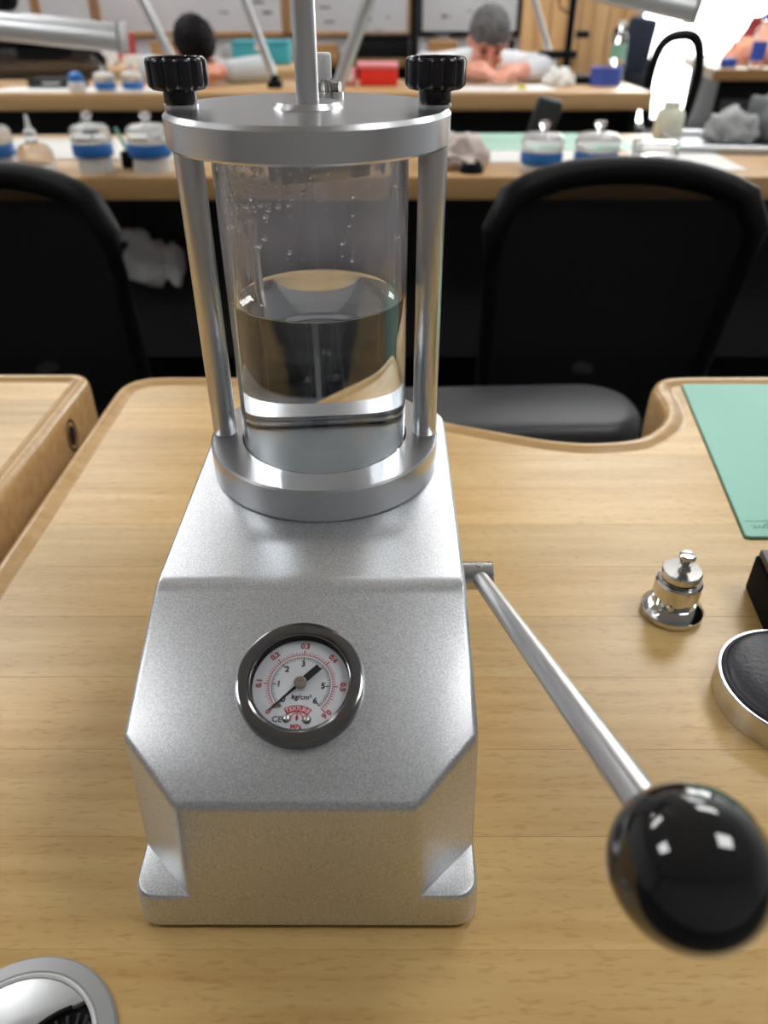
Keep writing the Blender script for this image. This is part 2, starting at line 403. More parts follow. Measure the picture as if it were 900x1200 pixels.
def bench_body(outer, inner, zb):
    """edging with a raised rounded lip, swept round the outline, over a solid slab"""
    prof = [(.16,zb), (0,zb+.006), (0,-.010), (.03,-.004), (.12,0.0005), (.28,.0026), (.45,.0028), (.62,.0014), (.78,-.0002), (.86,-.0010), (.92,-.0006), (1,-.0004), (1,-.004)]
    t = bmesh.new(); rings = []
    for s, z in prof: rings.append([t.verts.new((*(a.lerp(b, s)), z)) for a, b in zip(outer, inner)])
    n = len(outer)
    for a, b in zip(rings, rings[1:]):
        for i in range(n): t.faces.new((a[i], a[(i+1) % n], b[(i+1) % n], b[i]))
    t.faces.new(rings[-1]); t.faces.new(rings[0][::-1])
    bmesh.ops.recalc_face_normals(t, faces=t.faces)
    b = B(); b.add(t); return b
def planks(parent, inner, splits, y_edges, zt=0.0, xsplit=None):
    poly = [tuple(v) for v in inner]
    for y0, y1 in zip(y_edges, y_edges[1:]):
        st = clip(clip(poly, 1, y0, False), 1, y1, True)
        halves = [st]
        if xsplit is not None and y1 > splits: halves = [clip(st, 0, xsplit, True), clip(st, 0, xsplit, False)]
        for h in halves:
            pts = []
            for p in h:
                if not pts or (Vector(p)-Vector(pts[-1])).length > 1e-5: pts.append(p)
            changed = True
            while changed and len(pts) > 3:
                changed = False
                for i in range(len(pts)):
                    a, p, q = Vector(pts[i-1]), Vector(pts[i]), Vector(pts[(i+1) % len(pts)])
                    u, v = p-a, q-p
                    if u.length < 1e-5 or v.length < 1e-5 or (abs(u.x*v.y-u.y*v.x) < 1e-9 and u.dot(v) < 0): pts.pop(i); changed = True; break
            if len(pts) < 3: continue
            ar = sum(pts[i-1][0]*pts[i][1]-pts[i][0]*pts[i-1][1] for i in range(len(pts)))/2
            if abs(ar) < 2e-5: continue
            if ar < 0: pts = pts[::-1]
            cx = sum(p[0] for p in pts)/len(pts); cy = sum(p[1] for p in pts)/len(pts)
            o = obj('plank', B().prism([(x-cx, y-cy) for x, y in pts], -.004, 0, .00015, 1), M['wood'], parent, 0)
            o.location = (cx, cy, zt)
def under(parent, x0, x1, y0, y1, top):
    b = B()
    for x in (x0+.04, x1-.04): obj('side_panel', B().box((x, (y0+y1)/2, (FLOOR+top)/2), (.035, abs(y1-y0)-.06, top-FLOOR), .003), M['black'], parent)
near = thing('workbench', 'pale beech workbench with raised lip and curved cutout, under the pressure tester', 'workbench')
obj('bench_edging', bench_body(ou, inn, BT), M['rim'], near, 50)
ye = [-.294, -.279, -.233, -.187, -.141, -.096, -.050, -.003, .043, .089, .135, .181, .227, .273, .312]
planks(near, inn, .181, ye, 0, .1925)
under(near, -.20, BX1-.02, -.29, .18, BT)
# the neighbouring bench to the left
lx1, lx0 = -.2470, -1.35
def simple_outline(x0, x1, y0, y1, r, w):
    o = rrect(x0, x1, y0, y1, r, 6); i = rrect(x0+w, x1-w, y0+w, y1-w, max(.004, r-w*.6), 6)
    return [Vector(p) for p in o], [Vector(p) for p in i]
lo_, li_ = simple_outline(lx0, lx1, -.31, .333, .016, .016)
left = thing('workbench', 'neighbouring beech workbench at the left edge with a dark burnt oval emblem on its side', 'workbench')
obj('bench_edging', bench_body(lo_, li_, -.075), M['rim'], left, 50)
planks(left, li_, 9, [-.294, -.272, -.226, -.180, -.134, -.088, -.042, .004, .05, .096, .142, .188, .234, .28, .317], 0)
under(left, lx0+.02, lx1-.02, -.29, .28, -.075)
em = B(); emx = Matrix.Translation((lx1+.0004, .2575, -.0235)) @ Euler((PI/2, 0, PI/2)).to_matrix().to_4x4()
def ringband(r0x, r0y, r1x, r1y, n=32):
    t = bmesh.new(); a = [t.verts.new((r0x*math.cos(2*PI*k/n), r0y*math.sin(2*PI*k/n), 0)) for k in range(n)]; b = [t.verts.new((r1x*math.cos(2*PI*k/n), r1y*math.sin(2*PI*k/n), 0)) for k in range(n)]
    for k in range(n): t.faces.new((a[k], a[(k+1) % n], b[(k+1) % n], b[k]))
    return t
em.add(ringband(.0105, .0155, .0082, .0130), emx)
em.add(ringband(.0062, .0098, .0040, .0070), emx)
for k in range(5): em.box((lx1+.0004, .2575-.005+.0025*k, -.0235), (.0004, .0012, .016-.003*abs(k-2)))
obj('emblem', em, M['emblem'], left, 0, label='dark burnt oval emblem')

# ------------------------------------------------------------------ the pressure tester
T = thing('pressure_tester', 'silver bench-top water pressure tester with clear cylinder, dial gauge and ball lever', 'pressure tester')
def housing():
    zp = .1027
    hw = lambda z: .0652 - (.0652-.0620)*min(1, z/.1027)
    fy = lambda z: -.1792 + (.1792-.1766)*min(1, z/.0729)
    zb, zf = .0025, .0205
    xc = .0223
    V = {}; t = bmesh.new()
    for s, k in ((-1, 'L'), (1, 'R')):
        def v(n, x, y, z): V[n+k] = t.verts.new((s*x, y, z))
        v('FB', hw(zb), fy(zb), zb); v('FF', hw(zf), fy(zf), zf)
        v('FC', hw(zf)-xc, fy(zf), zf); v('SC', hw(zf), fy(zf)+xc, zf)
        v('FT', hw(.0729)-xc, fy(.0729), .0729); v('ST', hw(.0815), -.1541, .0815)
        v('BR', hw(zp), -.0964, zp); v('BT', hw(zp), .062, zp); v('BB', hw(zb), .065, zb)
    F = lambda *a: t.faces.new([V[x] for x in a])
    F('FBL','FBR','FFR','FCR','FTR','FTL','FCL','FFL')
    for k in 'LR':
        F('FF'+k,'SC'+k,'FC'+k); F('FC'+k,'SC'+k,'ST'+k,'FT'+k)
        F('FB'+k,'BB'+k,'BT'+k,'BR'+k,'ST'+k,'SC'+k,'FF'+k)
    F('FTL','FTR','STR','BRR','BRL','STL'); F('BRL','BRR','BTR','BTL'); F('BTL','BTR','BBR','BBL'); F('FBL','BBL','BBR','FBR')
    bmesh.ops.recalc_face_normals(t, faces=t.faces)
    E = lambda a, b: t.edges.get((V[a], V[b]))
    big = [E('FB'+k,'FF'+k) for k in 'LR']; back = [E('BT'+k,'BB'+k) for k in 'LR']
    mid = [E('FC'+k,'FT'+k) for k in 'LR']+[E('SC'+k,'ST'+k) for k in 'LR']
    top = [E('FTL','FTR'), E('BTL','BTR')]+[E(a+k, b+k) for k in 'LR' for a, b in (('FT','ST'),('ST','BR'),('BR','BT'))]
    foot = [E('FF'+k,'SC'+k) for k in 'LR']+[E('FF'+k,'FC'+k) for k in 'LR']
    bmesh.ops.bevel(t, geom=back, offset=.018, segments=6, affect='EDGES', profile=.5)
    bmesh.ops.bevel(t, geom=[e for e in big if e.is_valid], offset=.0085, segments=6, affect='EDGES', profile=.5)
    t.normal_update()
    edges = []
    for e in t.edges:
        if len(e.link_faces) == 2:
            a = e.calc_face_angle_signed(0)
            z = min(v.co.z for v in e.verts)
            if a > math.radians(24) and z > .004: edges.append(e)
    bmesh.ops.bevel(t, geom=edges, offset=.0024, segments=3, affect='EDGES', profile=.5, clamp_overlap=True)
    soft = [e for e in t.edges if len(e.link_faces) == 2 and abs(e.verts[0].co.y+.0964) < .001 and abs(e.verts[1].co.y+.0964) < .001 and e.calc_length() > .08]
    bmesh.ops.bevel(t, geom=soft, offset=.005, segments=3, affect='EDGES', profile=.5)
    return t
b = B(); b.add(housing()); obj('housing', b, M['cast'], T, 28, label='blasted silver cast housing')
for x in (-.048, .048):
    for y in (-.155, .045): obj('rubber_foot', B().lathe([(0,0), (.008,0), (.0085,.0026), (0,.0026)], 20, (x,y,0)), M['black'], T)
RB, RZ = .1027, .1190
obj('base_ring', B().lathe([(0,RB-.001), (.0542,RB-.001), (.0542,RB+.0007), (.055,RB+.0009), (.055,RZ-.001), (.0541,RZ), (.0400,RZ), (.0400,RZ-.0055), (0,RZ-.0055)], 128), M['turned'], T, 30)
obj('cylinder_floor', B().lathe([(0,RZ-.0054), (.0396,RZ-.0054), (.0396,RZ-.0040), (0,RZ-.0040)], 96), mat('dull grey seal plate', (.52,.55,.55), .5, .4), T)
gasket = obj('gasket', B().lathe([(.0335,RZ-.0038), (.0398,RZ-.0038), (.0398,RZ-.0026), (.0335,RZ-.0026), (.0335,RZ-.0038)], 96), M['vinyl'], T)
LZ, LT = .2480, .2602
obj('lid', B().lathe([(0,LZ), (.0542,LZ), (.055,LZ+.0008), (.055,LT-.0016), (.0534,LT), (0,LT)], 128), M['turned'], T, 30)
PX = .0487
def flute(i, n, r, z):
    if r < .0095: return 1
    a = (i/n*12) % 1
    return 1-.085*max(0, math.cos((a-.5)*2*PI))**2
for s in (-1, 1):
    obj('support_post', B().lathe([(0,RZ), (.0054,RZ), (.0058,RZ+.0006), (.0058,LZ), (0,LZ)], 40, (s*PX,0,0)), M['post'], T)
    k = obj('knob', B().lathe([(0,.2612), (.0058,.2612), (.0062,.2620), (.0062,.2655), (.0098,.2662), (.0113,.2674), (.0115,.2684), (.0115,.2752), (.0111,.2762), (.0104,.2767), (.0096,.2764), (.0092,.2752), (0,.2750)], 96, (s*PX,0,0), mod=flute), M['knob'], T, 40)
    obj('washer', B().lathe([(0,LT), (.0066,LT), (.0066,LT+.0010), (0,LT+.0010)], 36, (s*PX,0,0)), M['steel'], k)
obj('piston_rod', B().lathe([(0,LT), (.0043,LT), (.0043,.420), (.0036,.4212), (0,.4212)], 36), M['post'], T)
obj('rod_collar', B().lathe([(.0043,LT), (.0138,LT), (.0122,LT+.0018), (.0060,LT+.0021), (.0043,LT+.0021)], 64), M['turned'], T, 25)
rv = obj('relief_valve', B().lathe([(0,LT), (.0085,LT), (.0085,LT+.0018), (.0045,LT+.0020), (.0045,LT+.0050), (.0022,LT+.0052), (.0022,LT+.0075), (0,LT+.0075)], 24, (.0035,.040,0)).cyl((.0035,.040,LT+.0035), (.0105,.0375,LT+.0035), .0021, n=12), M['chrome'], T)
obj('valve_cap', B().lathe([(0,LT+.0062), (.0032,LT+.0062), (.0036,LT+.0068), (.0036,LT+.0150), (.0030,LT+.0158), (0,LT+.0158)], 24, (.0035,.040,0)), M['white'], rv)
# clear cylinder
RO, RI = .0392, .0352
zb_, zt_ = RZ-.0024, LZ
tb = B().lathe([(RI,zb_), (RO,zb_), (RO,zt_-.0001), (RI,zt_-.0001), (RI,zb_)], 128)
obj('clear_cylinder', tb, M['tube'], T, 40)
obj('plunger_bar', B().box((.0033,.0041,LZ-.0070), (.040,.014,.0138), .0006, 2, (0,0,math.radians(30))), M['steel'], T)
obj('air_tube', B().lathe([(0,RZ-.004), (.0021,RZ-.004), (.0021,.2164), (.0013,.2164), (.0013,.2120), (0,.2120)], 20, (-.0275,.008,0)), M['steel'], T)
# droplets clinging to the inside of the cylinder
dr = B(); rnd = random.Random(3)
for k in range(260):
    a = rnd.uniform(-PI, PI) if k > 170 else rnd.gauss(-PI*.68, .5)
    z = LZ-.001-abs(rnd.gauss(0, .012)) if k < 220 else rnd.uniform(.192, .245)
    r = rnd.choice([.0003, .0004, .0004, .0005, .0007, .0011])
    dr.ball(((RI-.0001)*math.cos(a), (RI-.0001)*math.sin(a), z), (r, r, r*1.15), 8)
o = obj('droplets', dr, M['droplet'], T, 60); o['kind'] = 'stuff'
# lever
LP = Vector((.0705,-.0700,.0850)); LB = Vector((.0947,-.2369,.1418)); d_ = (LB-LP).normalized()
lb = B().cyl((.060,-.0700,.0850), (.0768,-.0700,.0850), .0062, n=40, cap=.0006)
lb.cyl((.0705,-.0700,.0905), (.0705,-.0700,.0915), .0014, n=14)
obj('lever_boss', lb, M['steel'], T)
lr = obj('lever_rod', B().cyl(LP-d_*.002, LB-d_*.010, .0036, .0047, 36, .0004), M['post'], T)
obj('ball_knob', B().ball(LB, .0172, 64), M['ball'], T, 180, label='glossy black ball')
# gauge, built flat then laid on the slope
sl = math.radians(20.3)
nrm = Vector((0, -math.sin(sl), math.cos(sl)))
def slope_z(y): return .1027-(-.0964-y)*math.tan(sl)
gc = Vector((-.0009, -.1368, slope_z(-.1368)))
GM = Matrix.Translation(gc) @ Euler((sl, 0, 0)).to_matrix().to_4x4() @ Matrix.Rotation(math.radians(-3), 4, 'Z')
def gobj(name, b, m, parent=None, smooth=35, label=None):
    o = obj(name, b, m, parent, smooth, label=label)
    if parent is T: o.matrix_local = GM
    return o
G = gobj('gauge_bezel', B().lathe([(.0232,-.001), (.0232,.0050), (.0226,.0061), (.0219,.0064), (.0193,.0064), (.0187,.0060), (.0185,.0052), (.0178,.0050), (.0178,.0006), (.0232,-.001)], 128), M['bezel'], T, 30, 'polished steel gauge bezel')
DZ = .0010
gobj('dial', B().lathe([(0,DZ), (.0180,DZ), (.0180,-.0004), (0,-.0004)], 96), M['dialw'], G, 0, 'white dial with black and red scales')
iw = B().lathe([(.0179,DZ), (.0176,DZ), (.0176,.0046), (.0179,.0046), (.0179,DZ)], 96)
gobj('inner_wall', iw, M['black'], G)
gl = B().lathe([(0,.0049), (.0180,.0049), (.0180,.0053), (0,.0053)], 96)
def flatbar(b, ang, r0, r1, w, z):
    c, s = math.cos(ang), math.sin(ang); px, py = -s*w/2, c*w/2
    t = bmesh.new(); t.faces.new([t.verts.new((r0*c+px, r0*s+py, z)), t.verts.new((r0*c-px, r0*s-py, z)), t.verts.new((r1*c-px, r1*s-py, z)), t.verts.new((r1*c+px, r1*s+py, z))])
    bmesh.ops.recalc_face_normals(t, faces=t.faces); b.add(t)
def arcband(b, r0, r1, a0, a1, z, n=60):
    t = bmesh.new(); A = []; Bq = []
    for k in range(n+1):
        a = a0+(a1-a0)*k/n
        A.append(t.verts.new((r0*math.cos(a), r0*math.sin(a), z))); Bq.append(t.verts.new((r1*math.cos(a), r1*math.sin(a), z)))
    for k in range(n): t.faces.new((A[k], A[k+1], Bq[k+1], Bq[k]))
    bmesh.ops.recalc_face_normals(t, faces=t.faces); b.add(t)
ang = lambda f: math.radians(225-270*f)
ZP = DZ+.0001
bk = B(); rd = B()
for k in range(61):
    L = .0017 if k % 10 == 0 else (.0013 if k % 5 == 0 else .0010)
    flatbar(bk, ang(k/60), .0107-L, .0107, .00042 if k % 10 == 0 else .00022, ZP)
    L = .0018 if k % 10 == 0 else (.0014 if k % 5 == 0 else .0011)
    flatbar(rd, ang(k/60), .0117, .0117+L, .00042 if k % 10 == 0 else .00026, ZP)
arcband(bk, .0106, .0108, ang(0), ang(1), ZP); arcband(rd, .01155, .01180, ang(0), ang(1), ZP)
def put(b, body, size, x, y, rot=0, bold=.00006):
    me = text_mesh(body, size, bold); b.mesh(me, Matrix.Translation((x, y, ZP)) @ Matrix.Rotation(rot, 4, 'Z')); bpy.data.meshes.remove(me)
for k, s in enumerate(['0', '1', '2', '3', '4', '5', '6']):
    if k == 4: continue
    a = ang(k/6); put(bk, s, .0030, .0081*math.cos(a), .0081*math.sin(a), 0, .00013)
for k, s in enumerate(['0', '0.1', '0.2', '0.3', '0.4', '0.5', '0.6']):
    a = ang(k/6); r = .0152 if 0 < k < 6 else .0146
    put(rd, s, .0028, r*math.cos(a), r*math.sin(a), a-PI/2, .00012)
put(bk, 'kg/cm²', .0027, .0008, -.0046, 0, .00007); put(bk, 'CE', .0030, -.0070, -.0132, 0, .00006)
put(rd, 'MPa', .0024, 0, -.0155, 0, .00007)
# red arched maker's mark with cut-out letters and the small arch below it
lw = B()
arcband(rd, .0068, .0094, math.radians(90-33), math.radians(90+33), ZP, 20)
bmesh.ops.transform(rd.bm, matrix=Matrix.Identity(4), verts=rd.bm.verts)
tmpv = [v for v in rd.bm.verts]
for v in tmpv[-42:]: v.co.y -= .0170
for k, ch in enumerate('TEXTURE'):
    a = math.radians(90+27-9*k)
    me = text_mesh(ch, .0021, .00004); lw.mesh(me, Matrix.Translation((.0081*math.cos(a), .0081*math.sin(a)-.0170, ZP+.0001)) @ Matrix.Rotation(a-PI/2, 4, 'Z')); bpy.data.meshes.remove(me)
n0 = len(rd.bm.verts); arcband(rd, .0020, .0024, math.radians(-20), math.radians(200), ZP, 16)
rd.bm.verts.ensure_lookup_table()
for v in list(rd.bm.verts)[n0:]: v.co.y -= .0127
n0 = len(rd.bm.verts)
t = bmesh.new(); t.faces.new([t.verts.new(p) for p in ((-.00020,-.0109,ZP), (.00020,-.0109,ZP), (.0006,-.0124,ZP), (0,-.0136,ZP), (-.0006,-.0124,ZP))]); bmesh.ops.recalc_face_normals(t, faces=t.faces); rd.add(t)
gobj('black_scale', bk, M['printk'], G, 0, 'black kg/cm² scale print'); gobj('red_scale', rd, M['printr'], G, 0, 'red MPa scale print'); gobj('maker_mark', lw, M['dialw'], G, 0)
na = ang(0)+math.radians(1.5)
pz = .0030
pt = B(); t = bmesh.new(); c, s = math.cos(na), math.sin(na)
def pol(pts):
    t = bmesh.new(); lo = [t.verts.new((x*c-y*s, x*s+y*c, pz)) for x, y in pts]; hi = [t.verts.new((x*c-y*s, x*s+y*c, pz+.0003)) for x, y in pts]
    t.faces.new(lo[::-1]); t.faces.new(hi)
    for i in range(len(pts)): t.faces.new((lo[i], lo[(i+1) % len(pts)], hi[(i+1) % len(pts)], hi[i]))
    bmesh.ops.recalc_face_normals(t, faces=t.faces); return t
pt.add(pol([(0,-.0006), (.0150,-.00014), (.0150,.00014), (0,.0006)])); pt.add(pol([(-.0012,-.0013), (-.0012,.0013), (-.0090,.0013), (-.0090,-.0013)]))
gobj('pointer', pt, M['printk'], G, 0, 'black pointer resting near zero')
gobj('hub', B().lathe([(0,DZ), (.0015,DZ), (.0015,.0026), (.0023,.0027), (.0023,.0040), (.0019,.0043), (.0004,.0043), (.0004,.0040), (0,.0040)], 32), M['brass'], G)
for x in (-.0036, .0036):
    gobj('screw', B().lathe([(0,DZ), (.0016,DZ), (.00155,DZ+.0006), (.0010,DZ+.0012), (0,DZ+.0015)], 24, (x, -.0128, 0)), M['steel'], G)
gobj('stop_pin', B().lathe([(0,DZ), (.0005,DZ), (.0005,DZ+.0016), (0,DZ+.0018)], 16, (-.0066,-.0082,0)).box((-.0074,-.0078,DZ+.0004), (.0026,.0005,.0008), 0, 1, (0,0,na)), M['brass'], G)
gobj('gauge_glass', gl, mat('gauge window', (1,1,1), .0, trans=1, ior=1.12), G, 30)
# water in the cylinder
wz = .187; rw = RI+.00015
wt = B().lathe([(0,RZ-.0046), (rw,RZ-.0046), (rw,wz+.0010), (rw-.0004,wz+.0006), (rw-.0010,wz+.0002), (rw-.0022,wz), (0,wz)], 128)
tag(obj('water', wt, M['water'], None, 60), 'clear water half filling the cylinder of the pressure tester', 'water')

# ------------------------------------------------------------------ small things on the near bench
cu = thing('pressing_die', 'small stepped nickel plated die standing on the bench below the green mat', 'watch tool', (.1955,.001,0))
obj('base', B().lathe([(0,0), (.0160,0), (.0172,.0008), (.0173,.0042), (.0168,.0050), (.0128,.0088), (.0120,.0092), (0,.0092)], 64), M['chrome'], cu, 25)
obj('neck', B().lathe([(0,.0092), (.0100,.0092), (.0100,.0150), (0,.0150)], 48), M['chrome'], cu)
obj('side_pin', B().cyl((-.006,-.0088,.0118), (-.0062,-.0118,.0118), .0016, n=16), M['steel'], cu)
obj('body', B().lathe([(0,.0140), (.0122,.0140), (.0128,.0146), (.0128,.0236), (.0120,.0248), (.0104,.0252), (.0104,.0256), (0,.0256)], 64), M['chrome'], cu, 25)
obj('cap', B().lathe([(0,.0256), (.0078,.0256), (.0078,.0268), (.0106,.0270), (.0110,.0276), (.0110,.0306), (.0104,.0316), (0,.0316)], 56), M['chrome'], cu, 25)
obj('pin', B().lathe([(0,.0316), (.0036,.0316), (.0030,.0340), (.0030,.0365), (.0046,.0400), (.0046,.0412), (.0036,.0422), (0,.0424)], 40, (.0008,0,0)), M['chrome'], cu, 30)
cs = thing('casing_cushion', 'round black leather cushion in a brushed metal ring at the right edge', 'cushion', (.2345,-.0665,0))
obj('ring', B().lathe([(0,0), (.0368,0), (.0374,.0006), (.0374,.0142), (.0370,.0148), (.0360,.0148), (.0356,.0140), (.0356,.008), (0,.008)], 96), M['turned'], cs, 30)
obj('pad', B().lathe([(0,.008), (.0355,.008), (.0356,.0140), (.0352,.0158), (.0340,.0166), (.0332,.0160), (.0322,.0172), (.0290,.0188), (.0200,.0202), (.0100,.0208), (0,.0210)], 80, mod=lambda i, n, r, z: 1+.006*math.sin(9*2*PI*i/n) if .02 < r < .033 else 1), M['leather'], cs, 60)
bx = thing('black_box', 'low black box just below the green mat, cut by the right edge', 'box', (.247,.0235,0), math.radians(-7))
obj('body', B().box((.045,-.036,.0125), (.09,.072,.025), .0018, 2), mat('matte black', (.006,.006,.007), .75, spec=.1), bx)
obj('lid', B().box((.045,-.036,.0276), (.088,.070,.005), .0015, 2), M['vinyl'], bx)
mt = thing('cutting_mat', 'pale green cutting mat lying on the right of the workbench', 'mat')
mp_ = [(.2672,.0735), (.2700,.0722), (.60,.0722), (.60,.3085), (.3030,.3085), (.3015,.3065)]
obj('surface', B().prism(mp_, .0006, .0022, .0003, 1), M['greenm'], mt, 0)
obj('core', B().prism([(.2663,.0731), (.2696,.0712), (.6005,.0712), (.6005,.309), (.3024,.309), (.3008,.3066)], 0, .0006), M['greend'], mt, 0)
pr_ = B()
# printed mark: an oval with strokes inside and a fine line of print above, reading from the far side
mxm = Matrix.Translation((.2945,.0835,.00232)) @ Matrix.Rotation(PI, 4, 'Z')
pr_.add(ringband(.0115, .0045, .0107, .0039), mxm)
me = text_mesh('JWK', .0062, .00005); pr_.mesh(me, Matrix.Translation((.2805,.0830,.00232)) @ Matrix.Rotation(PI, 4, 'Z')); bpy.data.meshes.remove(me)
pr_.box((.2800,.0893,.0023), (.015,.0007,.0001)); pr_.box((.2900,.0897,.0023), (.005,.0011,.0001))
obj('printed_mark', pr_, M['mark'], mt, 0, label='faded dark green printed mark')
gr = thing('cable_grommet', 'silver round cable grommet with a brush slot at the bottom left corner of the bench', 'cable grommet', (-.0947,-.2240,0))
obj('flange', B().lathe([(.0275,0), (.0275,.0026), (.0281,.0032), (.0330,.0024), (.0340,.0012), (.0340,0), (.0275,0)], 96), M['grey'], gr, 30)
obj('rim', B().lathe([(.0259,0), (.0259,.0030), (.0266,.0038), (.0271,.0038), (.0275,.0030), (.0275,0), (.0259,0)], 96), M['white'], gr, 30)
# cap: a disc with a lens-shaped opening
cp = []
R1 = .0258; oc = Vector((.0230,-.0080)); R2 = .0260
for k in range(96):
    a = 2*PI*k/96; p = Vector((R1*math.cos(a), R1*math.sin(a)))
    dv = p-oc
    if dv.length < R2:
        # pull back along the line to the left arc of the opening
        dv = Vector((-abs(dv.x) if dv.length else -1, dv.y)); yy = max(-R2, min(R2, p.y-oc.y)); p = Vector((oc.x-math.sqrt(max(0, R2*R2-yy*yy)), p.y))
    cp.append(tuple(p))
obj('cap', B().prism(cp, .0006, .0030, .0005, 2), M['silver'], gr, 30)
obj('well', B().lathe([(0,.0001), (.0259,.0001), (.0259,.0005), (0,.0005)], 64), M['black'], gr)
bs = B()
arc = []
obj('slot_edge', B().tube([(oc.x+R2*math.cos(math.radians(a)), oc.y+R2*math.sin(math.radians(a)), .0022) for a in range(100, 262, 9) if (oc.x+R2*math.cos(math.radians(a)))**2+(oc.y+R2*math.sin(math.radians(a)))**2 < .0255**2], .0010, 8), M['black'], gr)
for k in range(15):
    a = math.radians(70+k*13); st = Vector((oc.x-.004, oc.y+.006)); e = Vector((math.cos(a), math.sin(a)))
    q0 = st+e*.004; q1 = st+e*.017
    if q1.length > .0250: q1 = q1.normalized()*.0250
    bs.cyl((q0.x, q0.y, .0010), (q1.x, q1.y, .0014), .0006, n=6)
o = obj('brush', bs, M['vinyl'], gr); o['kind'] = 'stuff'

# ------------------------------------------------------------------ seating right behind the bench
def mesh_chair(name, label, loc, rz, w, zt, zlow, group):
    t = thing(name, label, 'chair', (loc[0], loc[1], FLOOR), rz, group)
    f = -FLOOR; N = 18
    def bz(u, z): return .045*(u*u) - .06*max(0, (f+zt-.25-z))  # backrest curves round the sitter (toward -y) at the sides
    top = []
    hw = w/2
    for k in range(N+1):
        u = -1+2*k/N; zz = f+zt-.036*abs(u)**2.6-(.03 if abs(u) > .98 else 0); top.append((hw*u, -.045*u*u, zz))
    L = [( -hw*(1-.07*k/6)*1.0, -.045+.012*k, f+zt-.066-(zt-zlow-.066)*k/6) for k in range(1, 7)]
    Rr = [(-x, y, z) for x, y, z in L]
    bot = [(hw*.93*u, .027+.02*(1-u*u), f+zlow-.02*(1-u*u)) for u in [-.8+1.6*k/8 for k in range(9)]]
    path = top+Rr+bot[::-1]+L[::-1]
    rr = [.018 if i <= N else .013 for i in range(len(path))]
    obj('back_frame', B().tube(path, rr, 10, True), M['black'], t, 60)
    m = bmesh.new(); nx, nz = 16, 10; gv = []
    for j in range(nz+1):
        v = j/nz; row = []
        for i in range(nx+1):
            u = -1+2*i/nx; ztop = f+zt-.036*abs(u)**2.6-.004; z = ztop+(f+zlow-ztop)*v
            row.append(m.verts.new((hw*(1-.07*v)*u*.985, -.045*u*u*(1-v)+.03*v+.02*v*(1-u*u)*.6, z)))
        gv.append(row)
    for j in range(nz):
        for i in range(nx): m.faces.new((gv[j][i], gv[j][i+1], gv[j+1][i+1], gv[j+1][i]))
    bmesh.ops.solidify(m, geom=m.faces[:], thickness=.002)
    b = B(); b.add(m); obj('mesh_panel', b, M['mesh'], t, 60)
    obj('spine', B().tube([(0,.05,f+zlow+.10), (0,.075,f+zlow-.02), (0,.07,.52), (0,-.02,.49)], .018, 10), M['black'], t, 60)
    obj('seat', B().prism(rrect(-.235,.235,-.27,.02,.07,5), .50, .565, .025, 4), M['blackcloth'], t, 60)
    obj('column', B().lathe([(0,.10), (.028,.10), (.028,.30), (.018,.30), (.018,.50), (0,.50)], 24, (0,-.10,0)), M['black'], t)
    for k in range(5):
        a = 2*PI*k/5+.3; e = (.21*math.cos(a), -.09+.21*math.sin(a), .07)
        lg = obj('leg', B().cyl((0,-.10,.115), e, .024, .016, 12), M['black'], t)
        obj('caster', B().cyl((e[0]-.012, e[1], .03), (e[0]+.012, e[1], .03), .03, n=20, cap=.004).cyl((e[0],e[1],.03), (e[0],e[1],.075), .006, n=8), M['black'], lg)
    return t
mesh_chair('office_chair', 'black mesh-backed office chair on the right, behind the curved cutout of the bench', (.350,.76), 0, .350, .1045, -.30, 'mesh office chairs')
mesh_chair('office_chair', 'black mesh-backed office chair at the left edge, behind the neighbouring bench', (-.520,.76), 0, .355, .100, -.30, 'mesh office chairs')
st = thing('stool', 'stool with a narrow rounded dark grey vinyl seat tucked into the bench cutout', 'stool', (.145,.30,FLOOR))
f = -FLOOR-.085
sp = [(x, y) for x, y in rrect(-.235, .182, .080, .208, .060, 10)]
obj('seat', B().prism(sp, f-.055, f, .02, 5, Matrix.Rotation(math.radians(2.5), 4, 'Z')), M['vinyl'], st, 60)
obj('column', B().lathe([(0,.03), (.03,.03), (.03,.45), (.02,.45), (.02,f-.055), (0,f-.055)], 24, (-.02,.12,0)), M['black'], st)
obj('base', B().lathe([(0,0), (.12,0), (.124,.008), (.116,.018), (.04,.034), (0,.034)], 48, (-.02,.04,0)), M['black'], st)

# ------------------------------------------------------------------ second row of benches
def bench(label, x0, x1, y0, y1, th, m=None, perf=True, top=0.0):
    t = thing('workbench', label, 'workbench', ((x0+x1)/2, (y0+y1)/2, FLOOR), group=None)
    w, d, f = x1-x0, y1-y0, -FLOOR+top
    obj('bench_top', B().box((0,0,f-th/2), (w,d,th), .005, 2), m or M['wood_far'], t)
    for s in (-1, 1): obj('side_panel', B().box((s*(w/2-.05),0,(f-th)/2), (.03,d-.08,f-th), .003), M['black'], t)
    if perf:
        obj('perforated_panel', B().box((0,-d/2+.20,f-th-.22), (w-.14,.003,.40)), M['perf'], t, 0)
    obj('back_rail', B().box((0,-d/2+.42,f-th-.40), (w-.13,.02,.70), .003), M['black'], t)
    return t
bench('beech bench of the second row, behind the left office chair', -1.75, -.12, 1.290, 1.86, .045)
bench('beech bench of the second row, behind the right office chair', -.115, 1.75, 1.290, 1.86, .045)
M['lit_perf'] = weave_mat('painted light on perforated steel', (.85,.84,.86), .17, 125)  # white colour stands for light falling on the perforated panel
mb = thing('light_patch', 'light patches on the second-row perforated panel, added as white shapes, left of the tester', 'light patch', (-.52,1.455,-.30))  # added white lumps imitate patches of light on the panel behind
